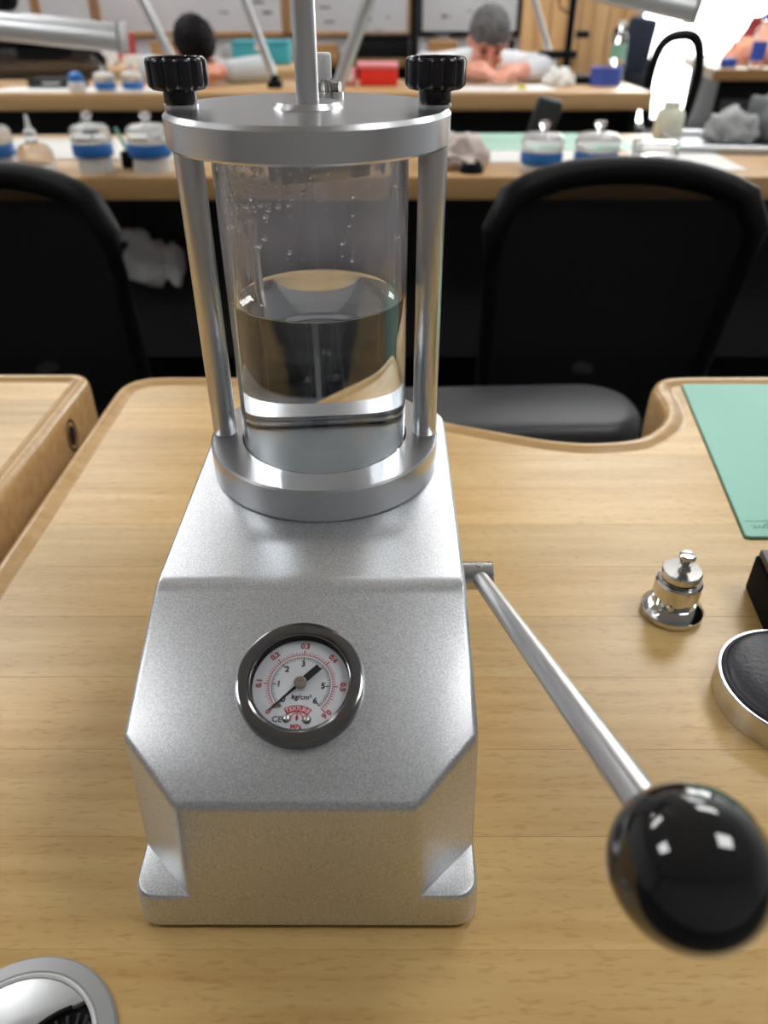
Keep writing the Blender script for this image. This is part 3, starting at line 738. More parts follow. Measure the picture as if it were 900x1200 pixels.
def lump(c, d, seed):
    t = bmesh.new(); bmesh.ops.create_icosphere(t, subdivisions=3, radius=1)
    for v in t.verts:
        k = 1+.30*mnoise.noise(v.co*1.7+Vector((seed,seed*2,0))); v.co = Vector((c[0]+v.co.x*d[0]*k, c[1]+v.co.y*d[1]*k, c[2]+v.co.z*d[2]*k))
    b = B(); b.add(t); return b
obj('large_lit_area', lump((-.01,0,.085), (.055,.022,.060), 2), M['lit_perf'], mb, 60); obj('small_lit_area', lump((.052,0,.080), (.028,.018,.050), 5), M['lit_perf'], mb, 60)
obj('top_lit_area', lump((-.035,0,.145), (.040,.010,.016), 8), M['lit_perf'], mb, 60); obj('cord', B().tube([(-.03,0,.15), (-.02,.01,.20), (0,.0,.254)], .003, 8), M['black'], mb)  # the cord is added too, carrying the painted light patches

def dome_tray(label, loc, r, group, base=.030):
    t = thing('parts_tray', label, 'parts tray', loc, group=group)
    obj('foot', B().lathe([(0,0), (r*.88,0), (r*.9,.002), (r*.82,base), (0,base)], 32), M['white'], t)
    obj('blue_tray', B().lathe([(0,base), (r*.97,base), (r,base+.003), (r,base+.019), (r*.96,base+.022), (0,base+.022)], 40), M['blue'], t)
    z = base+.022
    obj('liner', B().lathe([(0,z), (r*.9,z), (r*.9,z+.002), (0,z+.002)], 32), M['paper'], t)
    cv = obj('cover', B().lathe([(r*.98,z), (r,z+.002), (r,z+.018), (r*.95,z+.027), (r*.78,z+.033), (r*.3,z+.036), (0,z+.0365), (0,z+.034), (r*.3,z+.0335), (r*.76,z+.0305), (r*.92,z+.025), (r*.96,z+.018), (r*.96,z), (r*.98,z)], 40), M['clear'], t, 50)
    obj('cover_knob', B().lathe([(0,z+.036), (r*.16,z+.036), (r*.14,z+.042), (r*.26,z+.048), (r*.24,z+.055), (0,z+.057)], 24), M['clear'], cv, 50)
    return t
G2 = 'dome-covered blue parts trays'
dome_tray('blue parts tray under a clear dome, cut by the left edge on the second-row bench', (-.775,1.36,0), .042, G2, .028)
dome_tray('blue parts tray under a clear dome, second from the left edge on the second-row bench', (-.565,1.345,0), .040, G2, .032)
dome_tray('blue parts tray under a clear dome beside the left knob of the tester', (-.448,1.345,0), .044, G2, .032)
dome_tray('blue parts tray under a clear dome before the green mat, the left one of two', (.352,1.372,0), .043, G2, .012)
dome_tray('blue parts tray under a clear dome before the green mat, the right one of two', (.465,1.372,0), .045, G2, .012)
bt = thing('oil_bottle', 'small clear glass bottle with a pointed stopper on the second-row bench', 'bottle', (-.690,1.355,0))
obj('glass', B().lathe([(0,0), (.034,0), (.036,.003), (.036,.036), (.028,.048), (.012,.054), (.010,.066), (0,.066)], 32), M['clear'], bt, 50)
obj('stopper', B().lathe([(0,.066), (.012,.066), (.012,.074), (.006,.080), (.003,.104), (0,.105)], 20), M['white'], bt)
for nm, lb_, cat, c, d, mm in (
    ('paper_sheet', 'white paper sheets spread behind the parts trays, left on the second row', 'paper', (-.66,1.62,.002), (.62,.28,.004), 'paper'),
    ('paper_sheet', 'pale paper sheet beside the clear box on the second-row bench', 'paper', (.68,1.55,.001), (.20,.40,.002), 'paper')):
    tag(obj(nm, B().box(c, d, .0008, 1, (0,0,random.uniform(-.04,.04))), M[mm]), lb_, cat)
pg = thing('pen_stand', 'small black stand with green and yellow tools between two parts trays', 'tool stand', (-.500,1.400,0))
obj('block', B().box((0,0,.016), (.050,.035,.032), .004), M['black'], pg); obj('green_tool', B().cyl((-.012,0,.03), (-.030,.0,.075), .004, .003, 10), M['greenl'], pg)
obj('yellow_tool', B().box((.010,-.010,.036), (.022,.018,.010), .003), M['yellow'], pg)
ts = thing('tool_rack', 'small dark green tool rack left of a dome tray on the second-row bench', 'tool rack', (-.612,1.47,0))
obj('block', B().box((0,0,.014), (.055,.04,.028), .004), M['black'], ts); obj('green_tool', B().cyl((.0,0,.028), (-.012,0,.080), .004, .0025, 10), M['greenl'], ts)
jr = thing('small_jar', 'small clear jar between two dome trays left of the tester', 'jar', (-.508,1.47,0))
obj('glass', B().lathe([(0,0), (.022,0), (.024,.002), (.024,.040), (.020,.046), (0,.046)], 28), M['clear'], jr); obj('lid', B().lathe([(0,.046), (.025,.046), (.025,.056), (.022,.058), (0,.058)], 28), M['white'], jr)
# right half
tag(obj('work_mat', B().prism(rrect(.20,.62,1.60,1.85,.01), 0, .003, .001, 1), M['pale_green']), 'pale green work mat lying behind the two blue trays', 'mat')
tag(obj('tissue_sheet', B().prism(rrect(.24,.55,1.44,1.59,.008), 0, .002, .0006, 1), M['paper']), 'white tissue sheet lying in front of the pale green work mat', 'paper')
def cloth(name, label, cat, c, d, m, seed, amp=.35):
    t = bmesh.new(); bmesh.ops.create_icosphere(t, subdivisions=4, radius=1); of = Vector((seed*3.1, seed, 0))
    for v in t.verts:
        k = 1+amp*mnoise.noise(v.co*1.9+of)+amp*.5*mnoise.noise(v.co*4.7+of)
        v.co = Vector((v.co.x*d[0]*k, v.co.y*d[1]*k, max(0, v.co.z+.35)*d[2]*k))
    b = B(); b.add(t, Matrix.Translation(c)); return tag(obj(name, b, m, None, 70), label, cat)
cloth('cloth', 'crumpled pinkish white cloth right of the tester lid on the second-row bench', 'cloth', (.170,1.42,0), (.075,.07,.045), M['clothp'], 1)
lp = thing('loupe', 'small black loupe lying beside the pinkish cloth', 'loupe', (.205,1.335,0))
obj('barrel', B().lathe([(0,0), (.024,0), (.024,.008), (.018,.020), (.016,.020), (.016,.004), (0,.004)], 28), M['black'], lp); obj('cord', B().tube([(-.024+.030*math.cos(a*.2)-.02, .010*math.sin(a*.3), .012+.014*math.sin(a*.2)) for a in range(16)], .002, 6), M['black'], lp)
cb_ = thing('clear_box', 'clear plastic box standing on the second-row bench behind the right chair', 'box', (.596,1.405,0))
obj('tray', B().box((0,0,.012), (.078,.07,.024), .003), M['clear'], cb_); obj('cover', B().box((0,0,.036), (.080,.072,.024), .003), M['clear'], cb_)
obj('contents', B().box((0,0,.012), (.04,.03,.008), .002), M['paper'], cb_)
wc = thing('white_container', 'cream container standing at the back of the second-row bench', 'container', (.752,1.815,0))
obj('body', B().lathe([(0,0), (.034,0), (.036,.004), (.036,.05), (.030,.062), (0,.062)], 32), M['cream'], wc); obj('cap', B().lathe([(0,.062), (.022,.062), (.022,.078), (.020,.080), (0,.080)], 24), M['cream'], wc)
ty = thing('tray', 'flat grey metal tray at the right on the second-row bench', 'tray', (.900,1.66,0), math.radians(-8))
obj('plate', B().prism(rrect(-.19,.19,-.13,.13,.015), 0, .006, .002, 2), M['grey'], ty); obj('rim', B().tube([(x,y,.012) for x, y in rrect(-.185,.185,-.125,.125,.014)], .006, 8, True), M['silver'], ty)
cloth('cloth', 'dark grey cloth bundle heaped on the metal tray at the right', 'cloth', (.980,1.70,.010), (.075,.07,.085), M['clothg'], 4, .3)
cloth('cloth', 'lighter grey crumpled cloth on the metal tray beside the dark bundle', 'cloth', (.848,1.665,.010), (.060,.055,.045), mat('light grey cloth', (.42,.43,.43), .9, var=.2, vscale=30), 6, .4)
pc = thing('padded_backrest', 'dark padded chair back standing up between the second and third rows', 'chair', (.470,2.02,FLOOR))
obj('backrest', B().box((0,0,.955), (.075,.03,.13), .014, 3, (0,math.radians(14),0)), M['vinyl'], pc, 60); obj('post', B().cyl((-.02,.02,.46), (-.02,.01,.92), .012, n=12), M['black'], pc)
obj('seat', B().prism(rrect(-.2,.2,-.02,.38,.06), .44, .49, .02, 3), M['blackcloth'], pc, 60); obj('column', B().cyl((0,.18,.03), (0,.18,.45), .025, n=16), M['black'], pc); obj('base', B().lathe([(0,0), (.24,0), (.24,.012), (.05,.03), (0,.03)], 32, (0,.18,0)), M['black'], pc)

# ------------------------------------------------------------------ bench lamps
def lamp(label, clamp, elbow, neck, head0, head1, r=.026, arm=.014, ha=0):
    t = thing('bench_lamp', label, 'lamp', clamp, group='jointed bench lamps')
    c = Vector(clamp); L = lambda p: tuple(Vector(p)-c)
    obj('clamp', B().box((0,0,.012), (.055,.065,.024), .004).lathe([(0,.02), (.018,.02), (.018,.045), (0,.05)], 20), M['black'], t)
    e = Vector(elbow)
    obj('lower_arm', B().cyl((0,0,.03), L(elbow), arm, n=16, cap=.002), M['silver'], t)
    obj('elbow_joint', B().cyl(L(e+Vector((0,-.02,0))), L(e+Vector((0,.02,0))), .022, n=20, cap=.003), M['black'], t)
    obj('upper_arm', B().cyl(L(elbow), L(neck), arm*.9, n=16, cap=.002), M['silver'], t)
    obj('neck_joint', B().ball(L(neck), .024, 16).cyl(L(neck), L(Vector(head0).lerp(Vector(head1), .07)), .018, n=12), M['black'], t)
    h0, h1 = Vector(head0), Vector(head1); dd = (h1-h0); q = dd.to_track_quat('Y', 'Z').to_matrix().to_4x4()
    ln = dd.length
    hb = bmesh.new(); prof = [(-.030,-.036), (-.036,-.020), (-.026,.012), (-.012,.026), (.012,.026), (.026,.012), (.036,-.020), (.030,-.036)]
    a = [hb.verts.new((x*r/.026,0,z*r/.026)) for x, z in prof]; b2 = [hb.verts.new((x*r/.026,ln,z*r/.026)) for x, z in prof]
    for i in range(len(prof)): hb.faces.new((a[i], a[(i+1) % 8], b2[(i+1) % 8], b2[i]))
    hb.faces.new(a[::-1]); hb.faces.new(b2); bmesh.ops.recalc_face_normals(hb, faces=hb.faces)
    b = B(); b.add(hb, Matrix.Translation(L(h0)) @ q); hd = obj('head', b, M['silver'], t, 50)
    for yy in (.004, ln-.004):
        b = B(); b.box((0,yy,-.004), (.078*r/.026,.010,.068*r/.026), .003)
        for v in b.bm.verts: v.co = (Matrix.Translation(L(h0)) @ q) @ v.co
        obj('end_cap', b, M['grey'], hd)
    return t
lamp('silver tube lamp whose head hangs at the top left edge', (-1.02,1.84,.0), (-1.10,1.82,.52), (-.845,1.77,.295), (-.90,1.75,.252), (-.583,1.75,.222), .024)
lamp('silver bench lamp with a thick slanting arm right of the piston rod', (-.125,1.80,.0), (.150,1.80,.66), (.40,1.77,.46), (.40,1.75,.345), (.742,1.75,.278), .024, .016)
lamp('silver bench lamp with a slanting arm behind the left knob', (-.753,3.00,.0), (-1.00,3.00,.62), (-.80,3.02,.72), (-.80,3.0,.66), (-.45,3.0,.63), .026, .017)
lamp('thin silver bench lamp arm slanting down to the third bench left of the piston rod', (-.412,3.10,.0), (-.610,3.10,.59), (-.40,3.12,.72), (-.40,3.1,.66), (-.05,3.1,.63), .026, .016)
lamp('silver bench lamp with a thin arm right of the man in the white shirt', (.760,3.43,.0), (.52,3.40,.55), (.70,3.40,.74), (.70,3.4,.70), (1.05,3.4,.66), .026, .012)

# ------------------------------------------------------------------ third row
bench('beech bench of the third row, where two people lean over their work', -2.6, 1.04, 2.90, 3.46, .06, M['wood_far'])
dome_tray('blue parts tray under a clear dome on the third-row bench beside the blue-lidded jar', (-1.045,2.965,0), .040, G2, .010)
dome_tray('blue parts tray under a clear dome on the third-row bench, nearest the knob', (-.945,2.985,0), .040, G2, .010)
bl = thing('blue_jar', 'white jar with a blue lid, left of the dome trays on the third-row bench', 'jar', (-1.150,2.955,0))
obj('body', B().lathe([(0,0), (.03,0), (.032,.003), (.032,.03), (.028,.034), (0,.034)], 28), M['white'], bl); obj('lid', B().lathe([(0,.034), (.026,.034), (.028,.042), (.024,.058), (.012,.066), (0,.068)], 28), M['blue'], bl)
bk_ = thing('black_tray', 'flat black case lying on the third-row bench at the left', 'case', (-1.285,3.13,0))
obj('body', B().box((0,0,.012), (.20,.13,.024), .004), M['vinyl'], bk_); obj('lid', B().box((0,0,.028), (.20,.13,.008), .003), M['black'], bk_); obj('handle', B().tube([(-.03,-.066,.02), (-.03,-.085,.02), (.03,-.085,.02), (.03,-.066,.02)], .004, 8), M['grey'], bk_)
tag(obj('paper_sheet', B().box((-1.1,3.02,.0015), (.75,.18,.003), .001, 1), M['paper']), 'long white paper under the jars on the third-row bench', 'paper')
rb = thing('red_box', 'bright red open box on the third-row bench behind the tester', 'box', (.000,3.22,0))
obj('body', B().box((0,0,.030), (.155,.11,.060), .006), M['red'], rb); obj('lid', B().box((-.004,.0,.070), (.165,.118,.018), .006), M['pink'], rb)
pk = thing('pink_pouch', 'pink and white pouch left of the bright red box', 'pouch', (-.125,3.20,0))
obj('body', B().box((0,0,.032), (.075,.06,.064), .018, 4), M['pink'], pk, 60); obj('label', B().box((0,-.0305,.032), (.04,.002,.03), .0005), M['paper'], pk)
tp = thing('tape_roll', 'roll of blue tape standing on the right of the third-row bench', 'tape', (.925,3.20,0))
obj('tape', B().lathe([(.040,0), (.062,0), (.062,.064), (.040,.064), (.040,0)], 40), M['navy'], tp); obj('core', B().lathe([(.036,.001), (.040,.001), (.040,.063), (.036,.063), (.036,.001)], 32), M['card'], tp)
wbt = thing('water_bottle', 'clear water bottle with a green label behind the blue tape roll', 'bottle', (1.005,3.36,0))
obj('bottle', B().lathe([(0,0), (.028,0), (.032,.004), (.032,.06), (.030,.065), (.032,.07), (.032,.14), (.026,.165), (.013,.185), (.013,.20), (0,.20)], 32), M['clear'], wbt, 50)
obj('label', B().lathe([(.0322,.085), (.0326,.085), (.0326,.135), (.0322,.135), (.0322,.085)], 32), M['greenl'], wbt); obj('cap', B().lathe([(0,.20), (.015,.20), (.015,.216), (.013,.218), (0,.218)], 20), M['white'], wbt)
yl = thing('yellow_cap', 'tiny yellow case before the man in the white shirt', 'case', (.556,3.00,0))
obj('body', B().box((0,0,.006), (.034,.024,.012), .003), M['yellow'], yl); obj('lid', B().box((0,0,.014), (.035,.025,.004), .0015), M['yellow'], yl)
tag(obj('paper_sheet', B().box((.42,3.07,.0015), (.52,.26,.003), .001, 1), M['paper']), 'white work sheet spread under the hands of the man', 'paper')
cloth('cloth', 'crumpled white tissue beside the forearm of the man', 'tissue', (.725,3.16,0), (.06,.045,.045), M['paper'], 9, .45)
ms = thing('microscope_stand', 'black microscope stand with a tall post right of the man in white', 'microscope stand', (.835,3.30,0))
obj('base', B().box((0,0,.014), (.15,.14,.028), .006), M['black'], ms); obj('post', B().cyl((-.045,.05,.02), (-.045,.05,.62), .016, n=20), M['black'], ms)
ar = obj('arm', B().box((-.09,.03,.10), (.16,.03,.03), .005), M['black'], ms); obj('focus_wheel', B().cyl((-.02,.05,.17), (.035,.05,.17), .014, n=20, cap=.003), M['black'], ar)
obj('head', B().box((-.045,.02,.40), (.05,.10,.08), .01).cyl((-.045,-.04,.30), (-.045,-.04,.42), .024, n=20, cap=.004), M['black'], ms)
obj('cable', B().tube([(-.06,.04,.50), (-.11,.03,.42), (-.125,.03,.34), (-.10,.03,.26), (-.055,.045,.24)], .004, 8), M['black'], ms)

mesh_chair('office_chair', 'wide dark office chair behind the left end of the third-row bench, under the lamp', (-1.62,3.80), 0, .66, .125, -.35, 'mesh office chairs')
# ------------------------------------------------------------------ people
def remeshed(b, voxel):
    me = bpy.data.meshes.new('t'); b.bm.to_mesh(me); b.bm.free(); o = bpy.data.objects.new('t', me); COL.objects.link(o)
    r = o.modifiers.new('r', 'REMESH'); r.mode = 'VOXEL'; r.voxel_size = voxel
    s = o.modifiers.new('s', 'SMOOTH'); s.iterations = 4; s.factor = .5
    bpy.context.view_layer.update(); dg = bpy.context.evaluated_depsgraph_get()
    m2 = bpy.data.meshes.new_from_object(o.evaluated_get(dg)); bpy.data.objects.remove(o); bpy.data.meshes.remove(me)
    nb = B(); nb.mesh(m2); bpy.data.meshes.remove(m2); return nb
def limb(b, pts, rad):
    for (p, q), (r0, r1) in zip(zip(pts, pts[1:]), zip(rad, rad[1:])):
        b.cyl(p, q, r0, r1, 16); b.ball(p, r0*1.0, 14)
    b.ball(pts[-1], rad[-1], 14)
def person(label, root, J, hairm, shirtm, headm, hands=True):
    """J: joint positions (world); torso, arms and legs taper between joints; headm: matrix of the head, facing local -y"""
    c = Vector(root); L = lambda p: Vector(p)-c
    body = B(); sh = B(); tr = B()
    pel, sp_, ch, nb_, nk = [L(J[k]) for k in ('pelvis', 'spine', 'chest', 'neckbase', 'neck')]
    body.ball(pel, (.15,.11,.11), 20); body.ball(ch, (.15,.10,.13), 20); limb(body, [pel, sp_, ch, nb_], [.11,.11,.11,.07]); limb(body, [nb_, nk], [.060,.052])
    sh.ball(pel, (.165,.13,.11), 20); sh.ball(ch, (.170,.115,.14), 20); limb(sh, [pel, sp_, ch, nb_], [.13,.13,.13,.085]); sh.ball(nb_, (.13,.08,.055), 20)
    for s in ('l', 'r'):
        a = [L(J['sh_'+s]), L(J['el_'+s]), L(J['wr_'+s])]
        limb(body, [nb_]+a[:1], [.05,.055]); limb(body, a, [.052,.040,.026])
        limb(sh, [nb_, a[0]], [.07,.072]); mid = a[1].lerp(a[2], J.get('cuff', .7)); limb(sh, [a[0], a[1], mid], [.070,.056,.045])
        hd = (a[2]-a[1]).normalized(); side = Vector((0,0,1)).cross(hd).normalized(); sg = 1 if s == 'l' else -1
        palm = a[2]+hd*.045; body.ball(palm, .034, 14); limb(body, [a[2], palm, palm+hd*.02], [.027,.032,.030])
        for k, ln in enumerate((.062,.072,.067,.052)):
            p0 = palm+hd*.022+side*(.027-.018*k); p1 = p0+hd*ln*.5+Vector((0,0,-.004)); p2 = p1+hd*ln*.4+Vector((0,0,-.022))
            limb(body, [p0, p1, p2], [.0095,.0088,.0075])
        th0 = palm-hd*.02+side*sg*-.026; th1 = th0+hd*.03-side*sg*.022; limb(body, [th0, th1, th1+hd*.028+side*sg*.004], [.012,.0105,.009])
        hp = pel+Vector((.09 if s == 'r' else -.09, -.02, -.04)); kn = hp+Vector((.03 if s == 'r' else -.03, -.40, -.02)); an = Vector((kn.x, kn.y+.05, .07)); toe = an+Vector((0,-.15,-.03))
        limb(body, [hp, kn, an, toe], [.075,.052,.036,.03]); limb(tr, [hp, kn, an+Vector((0,0,.04))], [.095,.075,.058])
    tr.ball(pel+Vector((0,0,-.05)), (.175,.14,.10), 18)
    hb = B()
    hb.ball((0,.012,.018), (.076,.094,.098), 28); hb.ball((0,-.030,-.050), (.056,.056,.066), 24); hb.ball((0,-.062,-.095), (.026,.022,.020), 14)
    hb.cyl((0,-.080,.012), (0,-.104,-.030), .008, .014, 12); hb.ball((0,-.103,-.032), (.017,.014,.012), 12)
    for sx in (-1, 1):
        hb.ball((sx*.077,.012,-.012), (.010,.020,.032), 14); hb.ball((sx*.036,-.066,-.032), (.026,.020,.020), 14); hb.ball((sx*.030,-.078,.022), (.026,.012,.008), 12)
    hb.ball((0,-.085,-.064), (.024,.010,.006), 12); hb.ball((0,-.083,-.074), (.021,.010,.007), 12); hb.cyl((0,.03,-.05), (0,.04,-.13), .055, .056, 16)
    hm = Matrix.Translation(-c) @ headm
    for v in hb.bm.verts: v.co = hm @ v.co
    me = bpy.data.meshes.new('h'); hb.bm.to_mesh(me); hb.bm.free(); body.mesh(me); bpy.data.meshes.remove(me)
    nc = hm @ Vector((0,.04,-.12)); limb(body, [nb_, nk, nc], [.062,.055,.054])
    P = obj('person', remeshed(body, .0065), M['skin'], None, 180); P.location = root
    obj('shirt', remeshed(sh, .009), shirtm, P, 180); obj('trousers', remeshed(tr, .011), M['trouser'], P, 180)
    h = bmesh.new(); bmesh.ops.create_icosphere(h, subdivisions=5, radius=1)
    for v in h.verts:
        k = 1+.05*mnoise.noise(v.co*7)+.03*mnoise.noise(v.co*16); u = v.co.copy()
        low = -.058 if u.y > -.05 else .018+.018*mnoise.noise(Vector((u.x*9,3,1)))
        v.co = Vector((u.x*.086*k, u.y*.098*k+.016, max(low, u.z*.094*k+.030)))
    b = B(); b.add(h, hm); obj('hair', b, hairm, P, 180)
    for sx in (-1, 1):
        e = B().ball((0,0,0), (.012,.006,.0055), 12)
        for v in e.bm.verts: v.co = hm @ (v.co+Vector((sx*.031,-.0775,.0)))
        obj('eye', e, M['black'], P, 180)
        e = B().ball((0,0,0), (.019,.005,.0035), 12)
        for v in e.bm.verts: v.co = hm @ (v.co+Vector((sx*.032,-.0865,.028)))
        obj('eyebrow', e, M['hair'], P, 180)
    e = B().ball((0,0,0), (.020,.004,.0022), 12)
    for v in e.bm.verts: v.co = hm @ (v.co+Vector((0,-.0945,-.069)))
    obj('mouth', e, M['darkred'], P, 180)
    return tag(P, label, 'person')
mx0 = .455
hm1 = Matrix.Translation((mx0,3.33,.150)) @ Euler((math.radians(30), math.radians(4), math.radians(3))).to_matrix().to_4x4()
person('person in a white shirt with short greying hair, head bowed over fine work', (mx0,3.80,FLOOR), dict(pelvis=(mx0,3.86,-.40), spine=(mx0,3.80,-.22), chest=(mx0,3.66,-.05), neckbase=(mx0,3.54,.055), neck=(mx0,3.46,.085),
    sh_l=(mx0-.19,3.57,.025), el_l=(mx0-.26,3.36,.052), wr_l=(mx0-.085,3.20,.055), sh_r=(mx0+.19,3.57,.025), el_r=(mx0+.245,3.36,.052), wr_r=(mx0+.10,3.19,.050), cuff=.55), M['hairg'], M['shirtw'], hm1)
px0 = -.775
hm2 = Matrix.Translation((px0,3.40,.120)) @ Euler((math.radians(52), math.radians(-10), math.radians(28))).to_matrix().to_4x4()
person('person with dark hair in a pale grey shirt, bent low behind the left knob', (px0,3.85,FLOOR), dict(pelvis=(px0+.06,3.90,-.40), spine=(px0+.06,3.84,-.24), chest=(px0+.05,3.70,-.10), neckbase=(px0+.03,3.58,.000), neck=(px0+.02,3.50,.035),
    sh_l=(px0-.15,3.60,-.03), el_l=(px0-.20,3.38,.045), wr_l=(px0-.02,3.22,.045), sh_r=(px0+.22,3.60,-.03), el_r=(px0+.28,3.38,.045), wr_r=(px0+.12,3.24,.045), cuff=.75), M['hair'], M['shirtg'], hm2)

# ------------------------------------------------------------------ further back
bench('beech bench of the fourth row at the left, behind the dark-haired person', -2.4, -.35, 4.05, 4.65, .06, M['wood_far'], False)
tl = thing('teal_box', 'teal plastic box on the fourth-row bench left of the piston rod', 'box', (-.640,4.45,0))
obj('body', B().box((0,0,.045), (.30,.20,.09), .008), M['teal'], tl); obj('lid', B().box((0,0,.099), (.31,.21,.018), .006), M['teal'], tl); obj('latch', B().box((0,-.104,.08), (.05,.008,.03), .002), M['white'], tl)
for k, (x, mm, w, h, lb_) in enumerate(((-1.46,'white',.12,.05,'white box at the left end of the fourth-row bench'), (-1.28,'paper',.14,.035,'low white carton, second from the left on the fourth-row bench'), (-.98,'white',.10,.05,'white box with a blue lid left of the teal box'))):
    t = thing('carton', lb_, 'box', (x, 4.30, 0)); obj('body', B().box((0,0,h/2), (w,.1,h), .005), M[mm], t); obj('lid', B().box((0,0,h+.006), (w*1.03,.103,.012), .004), M['navy' if k == 2 else 'white'], t)
# counter along the back wall with clutter
ct = thing('wall_counter', 'long brown counter along the back wall under the whiteboards', 'counter', (-1.3,5.85,FLOOR))
obj('top', B().box((0,0,.88), (5.2,.55,.05), .006), M['wood_dark'], ct)
for x in (-2.4,-1.2,0,1.2,2.4): obj('side_panel', B().box((x,.02,.43), (.03,.48,.85), .003), M['black'], ct)
obj('back_panel', B().box((0,.25,.43), (5.1,.02,.84), .003), M['black'], ct)
CT = -.045
clut = [(-2.35,'black',.30,.20,'black equipment case'), (-1.86,'red',.24,.17,'red equipment case'), (-1.45,'card',.26,.12,'brown cardboard box'), (-.95,'grey',.30,.09,'low grey instrument case'), (-.45,'card',.30,.10,'low brown cardboard box'), (-.02,'black',.42,.16,'wide black bag-like case'), (.42,'card',.20,.12,'small brown cardboard box'), (.78,'black',.26,.13,'short black case')]
for x, mm, w, h, lb_ in clut:
    t = thing('storage_case', lb_+' on the wall counter, '+('left of the dark-haired person' if x < -1 else 'behind the tester' if x < .2 else 'behind the man in white'), 'case', (x, 5.80, CT-.025))
    obj('body', B().box((0,0,h*.4), (w,.24,h*.8), .01), M[mm], t); obj('lid', B().box((0,0,h*.9), (w*1.02,.245,h*.2), .01), M[mm], t); obj('handle', B().tube([(-.04,0,h), (-.035,0,h+.025), (.035,0,h+.025), (.04,0,h)], .006, 8), M['grey'], t)
# whiteboards on the back wall
for k, (x0, x1) in enumerate(((-3.3,-2.52), (-2.46,-2.10), (-2.03,-.72), (-.66,.19), (.29,.98))):
    nm = ('wide whiteboard sheet at the far left of the back wall', 'narrow whiteboard sheet at the top left of the back wall', 'widest whiteboard sheet, above the dark-haired person', 'whiteboard sheet behind the piston rod', 'whiteboard sheet behind the man in the white shirt')[k]
    t = thing('whiteboard', nm, 'whiteboard', ((x0+x1)/2, RY1-.02, .62)); w = x1-x0
    obj('surface', B().box((0,0,0), (w,.02,1.06), .002), M['board'], t)
    fb = B()
    for s in (-1, 1): fb.box((s*(w/2+.012),-.006,0), (.03,.03,1.10), .003)
    fb.box((0,-.006,.54), (w+.05,.03,.03), .003); fb.box((0,-.006,-.54), (w+.05,.03,.03), .003)
    obj('frame', fb, M['card'] if k < 4 else M['black'], t)
    pb = B(); rr_ = random.Random(k)
    for q in range(int(w*14)):
        pb.box((rr_.uniform(-w/2+.06, w/2-.06), -.0105, rr_.uniform(-.48, -.05)), (rr_.uniform(.02,.08), .001, rr_.uniform(.004,.02)))
    o = obj('drawn_marks', pb, M['vinyl'], t, 0); o['kind'] = 'stuff'
pl = thing('black_post', 'black upright post against the back wall behind the right knob', 'post', (.215,5.45,FLOOR))
obj('pole', B().cyl((0,0,.02), (0,0,2.4), .03, n=16), M['black'], pl); obj('foot', B().lathe([(0,0), (.14,0), (.14,.012), (.04,.03), (0,.03)], 32), M['black'], pl); obj('bracket', B().box((0,-.02,1.5), (.08,.05,.06), .005), M['black'], pl)
# dark seat-like things right of the timber wall and the bench at the right
oc2 = thing('office_chair', 'black office chair with a jacket over it in front of the timber wall', 'chair', (1.78,5.55,FLOOR), math.radians(20))
obj('backrest', B().box((0,.2,.86), (.30,.05,.44), .022, 4), M['blackcloth'], oc2, 60); obj('seat', B().prism(rrect(-.22,.22,-.24,.2,.06), .44,.50,.02,3), M['blackcloth'], oc2, 60)
obj('post', B().cyl((0,.22,.44), (0,.22,.75), .02, n=12), M['black'], oc2); obj('column', B().cyl((0,0,.08), (0,0,.45), .026, n=16), M['black'], oc2)
for k in range(5):
    a = 2*PI*k/5; obj('leg', B().cyl((0,0,.10), (.27*math.cos(a), .27*math.sin(a), .025), .022, .018, 10), M['black'], oc2)
tag(obj('jacket', B().box((1.68,5.46,.03), (.19,.09,.32), .03, 3, (0,.12,.3)), mat('dark blue jacket', (.018,.024,.045), .9, bump=.5, bscale=40), None, 60), 'dark blue jacket hung over the black chair by the timber wall', 'jacket')
fc = thing('office_chair', 'dark office chair with bright light showing through its open back frame, by the window', 'chair', (1.47,4.00,FLOOR), math.radians(-10))  # open back frame, the white inside it is light from behind
fb = B().tube([tuple(p) for p in catmull([(-.09,.05,.70), (-.115,.03,.88), (-.10,.0,1.02), (-.05,-.01,1.085), (.05,-.01,1.09), (.10,.0,1.02), (.115,.03,.88), (.09,.05,.70)], 5)], .026, 10, True)
obj('back_frame', fb, M['black'], fc, 60); obj('seat', B().prism(rrect(-.2,.2,-.36,.06,.06), .46,.52,.02,3), M['blackcloth'], fc, 60); obj('arm_pad', B().box((-.16,-.10,.69), (.06,.26,.035), .012, 3), M['black'], fc, 60); obj('arm_post', B().cyl((-.16,-.10,.50), (-.16,-.10,.68), .014, n=12), M['white'], fc)
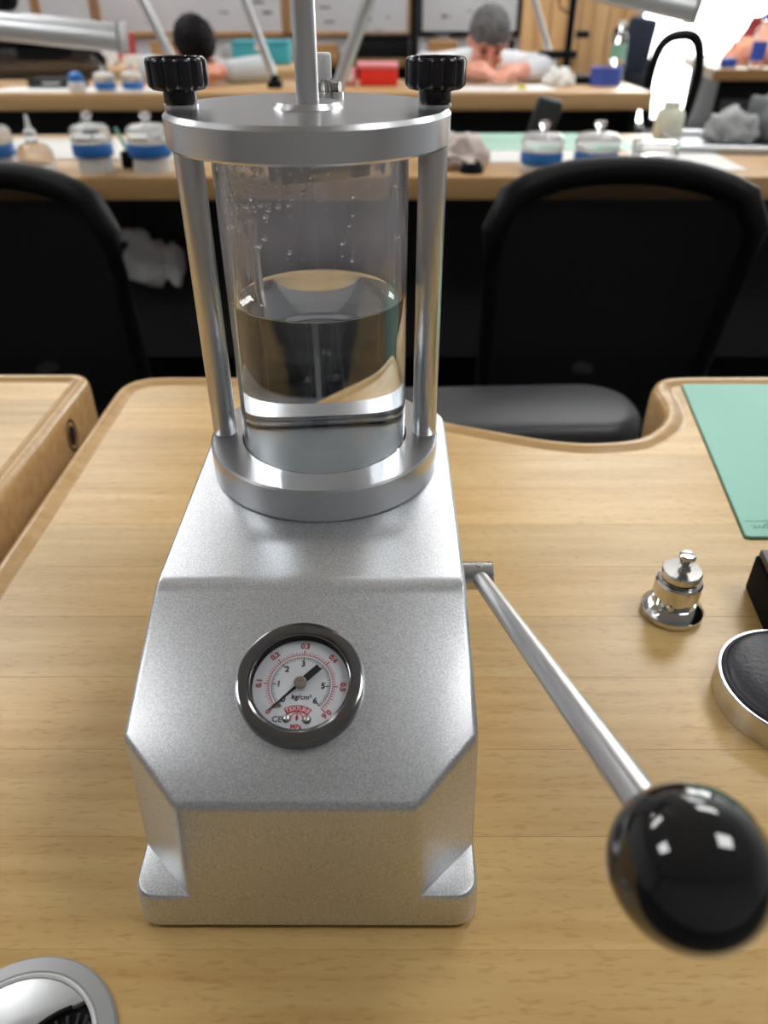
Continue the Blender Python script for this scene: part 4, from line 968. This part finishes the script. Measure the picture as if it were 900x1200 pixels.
obj('column', B().cyl((0,-.15,.08), (0,-.15,.46), .026, n=16), M['white'], fc)
for k in range(5):
    a = 2*PI*k/5+.4; obj('leg', B().cyl((0,-.15,.11), (.27*math.cos(a), -.15+.27*math.sin(a), .025), .022, .018, 10), M['white'], fc)
rb_ = thing('workbench', 'dark bodied bench with a brown top at the right edge before the window', 'workbench', (2.35,4.60,FLOOR))
obj('bench_top', B().prism([(-.68,-.58), (.7,-.58), (.7,.55), (-.46,.55)], .90, .95, .005, 2), M['wood_dark'], rb_)
obj('cabinet', B().prism([(-.62,-.52), (.66,-.52), (.66,.5), (-.42,.5)], .05, .90, .004, 1), M['black'], rb_)
for k, x in enumerate((-.40,.02,.44)):
    dw = obj('drawer', B().box((x,-.525,.70), (.38,.02,.22), .006), M['vinyl'], rb_); obj('handle', B().box((x,-.54,.74), (.12,.012,.016), .004), M['grey'], dw)
    obj('door', B().box((x,-.525,.34), (.38,.02,.46), .006), M['vinyl'], rb_)
cloth('cloth', 'folded peach cloth on the brown bench at the right edge', 'cloth', (2.02,4.42,0), (.17,.10,.085), M['peach'], 11, .25)
cloth('cloth', 'dark red cloth behind the peach cloth at the right edge', 'cloth', (2.16,4.66,0), (.16,.10,.16), M['darkred'], 12, .2)
b2 = thing('water_bottle', 'clear bottle with a blue label on the brown bench at the right edge', 'bottle', (1.930,4.16,0))
obj('bottle', B().lathe([(0,0), (.032,0), (.036,.004), (.036,.14), (.028,.17), (.014,.19), (.014,.205), (0,.205)], 32), M['clear'], b2, 50)
obj('label', B().lathe([(.0362,.03), (.0368,.03), (.0368,.11), (.0362,.11), (.0362,.03)], 32), M['navy'], b2); obj('cap', B().lathe([(0,.205), (.016,.205), (.016,.224), (0,.226)], 20), M['navy'], b2)
bc = thing('blue_case', 'small blue case beside the bottle on the brown bench', 'case', (1.78,4.14,0)); obj('body', B().box((0,0,.016), (.07,.05,.032), .005), M['navy'], bc); obj('lid', B().box((0,0,.036), (.072,.052,.010), .004), M['navy'], bc)
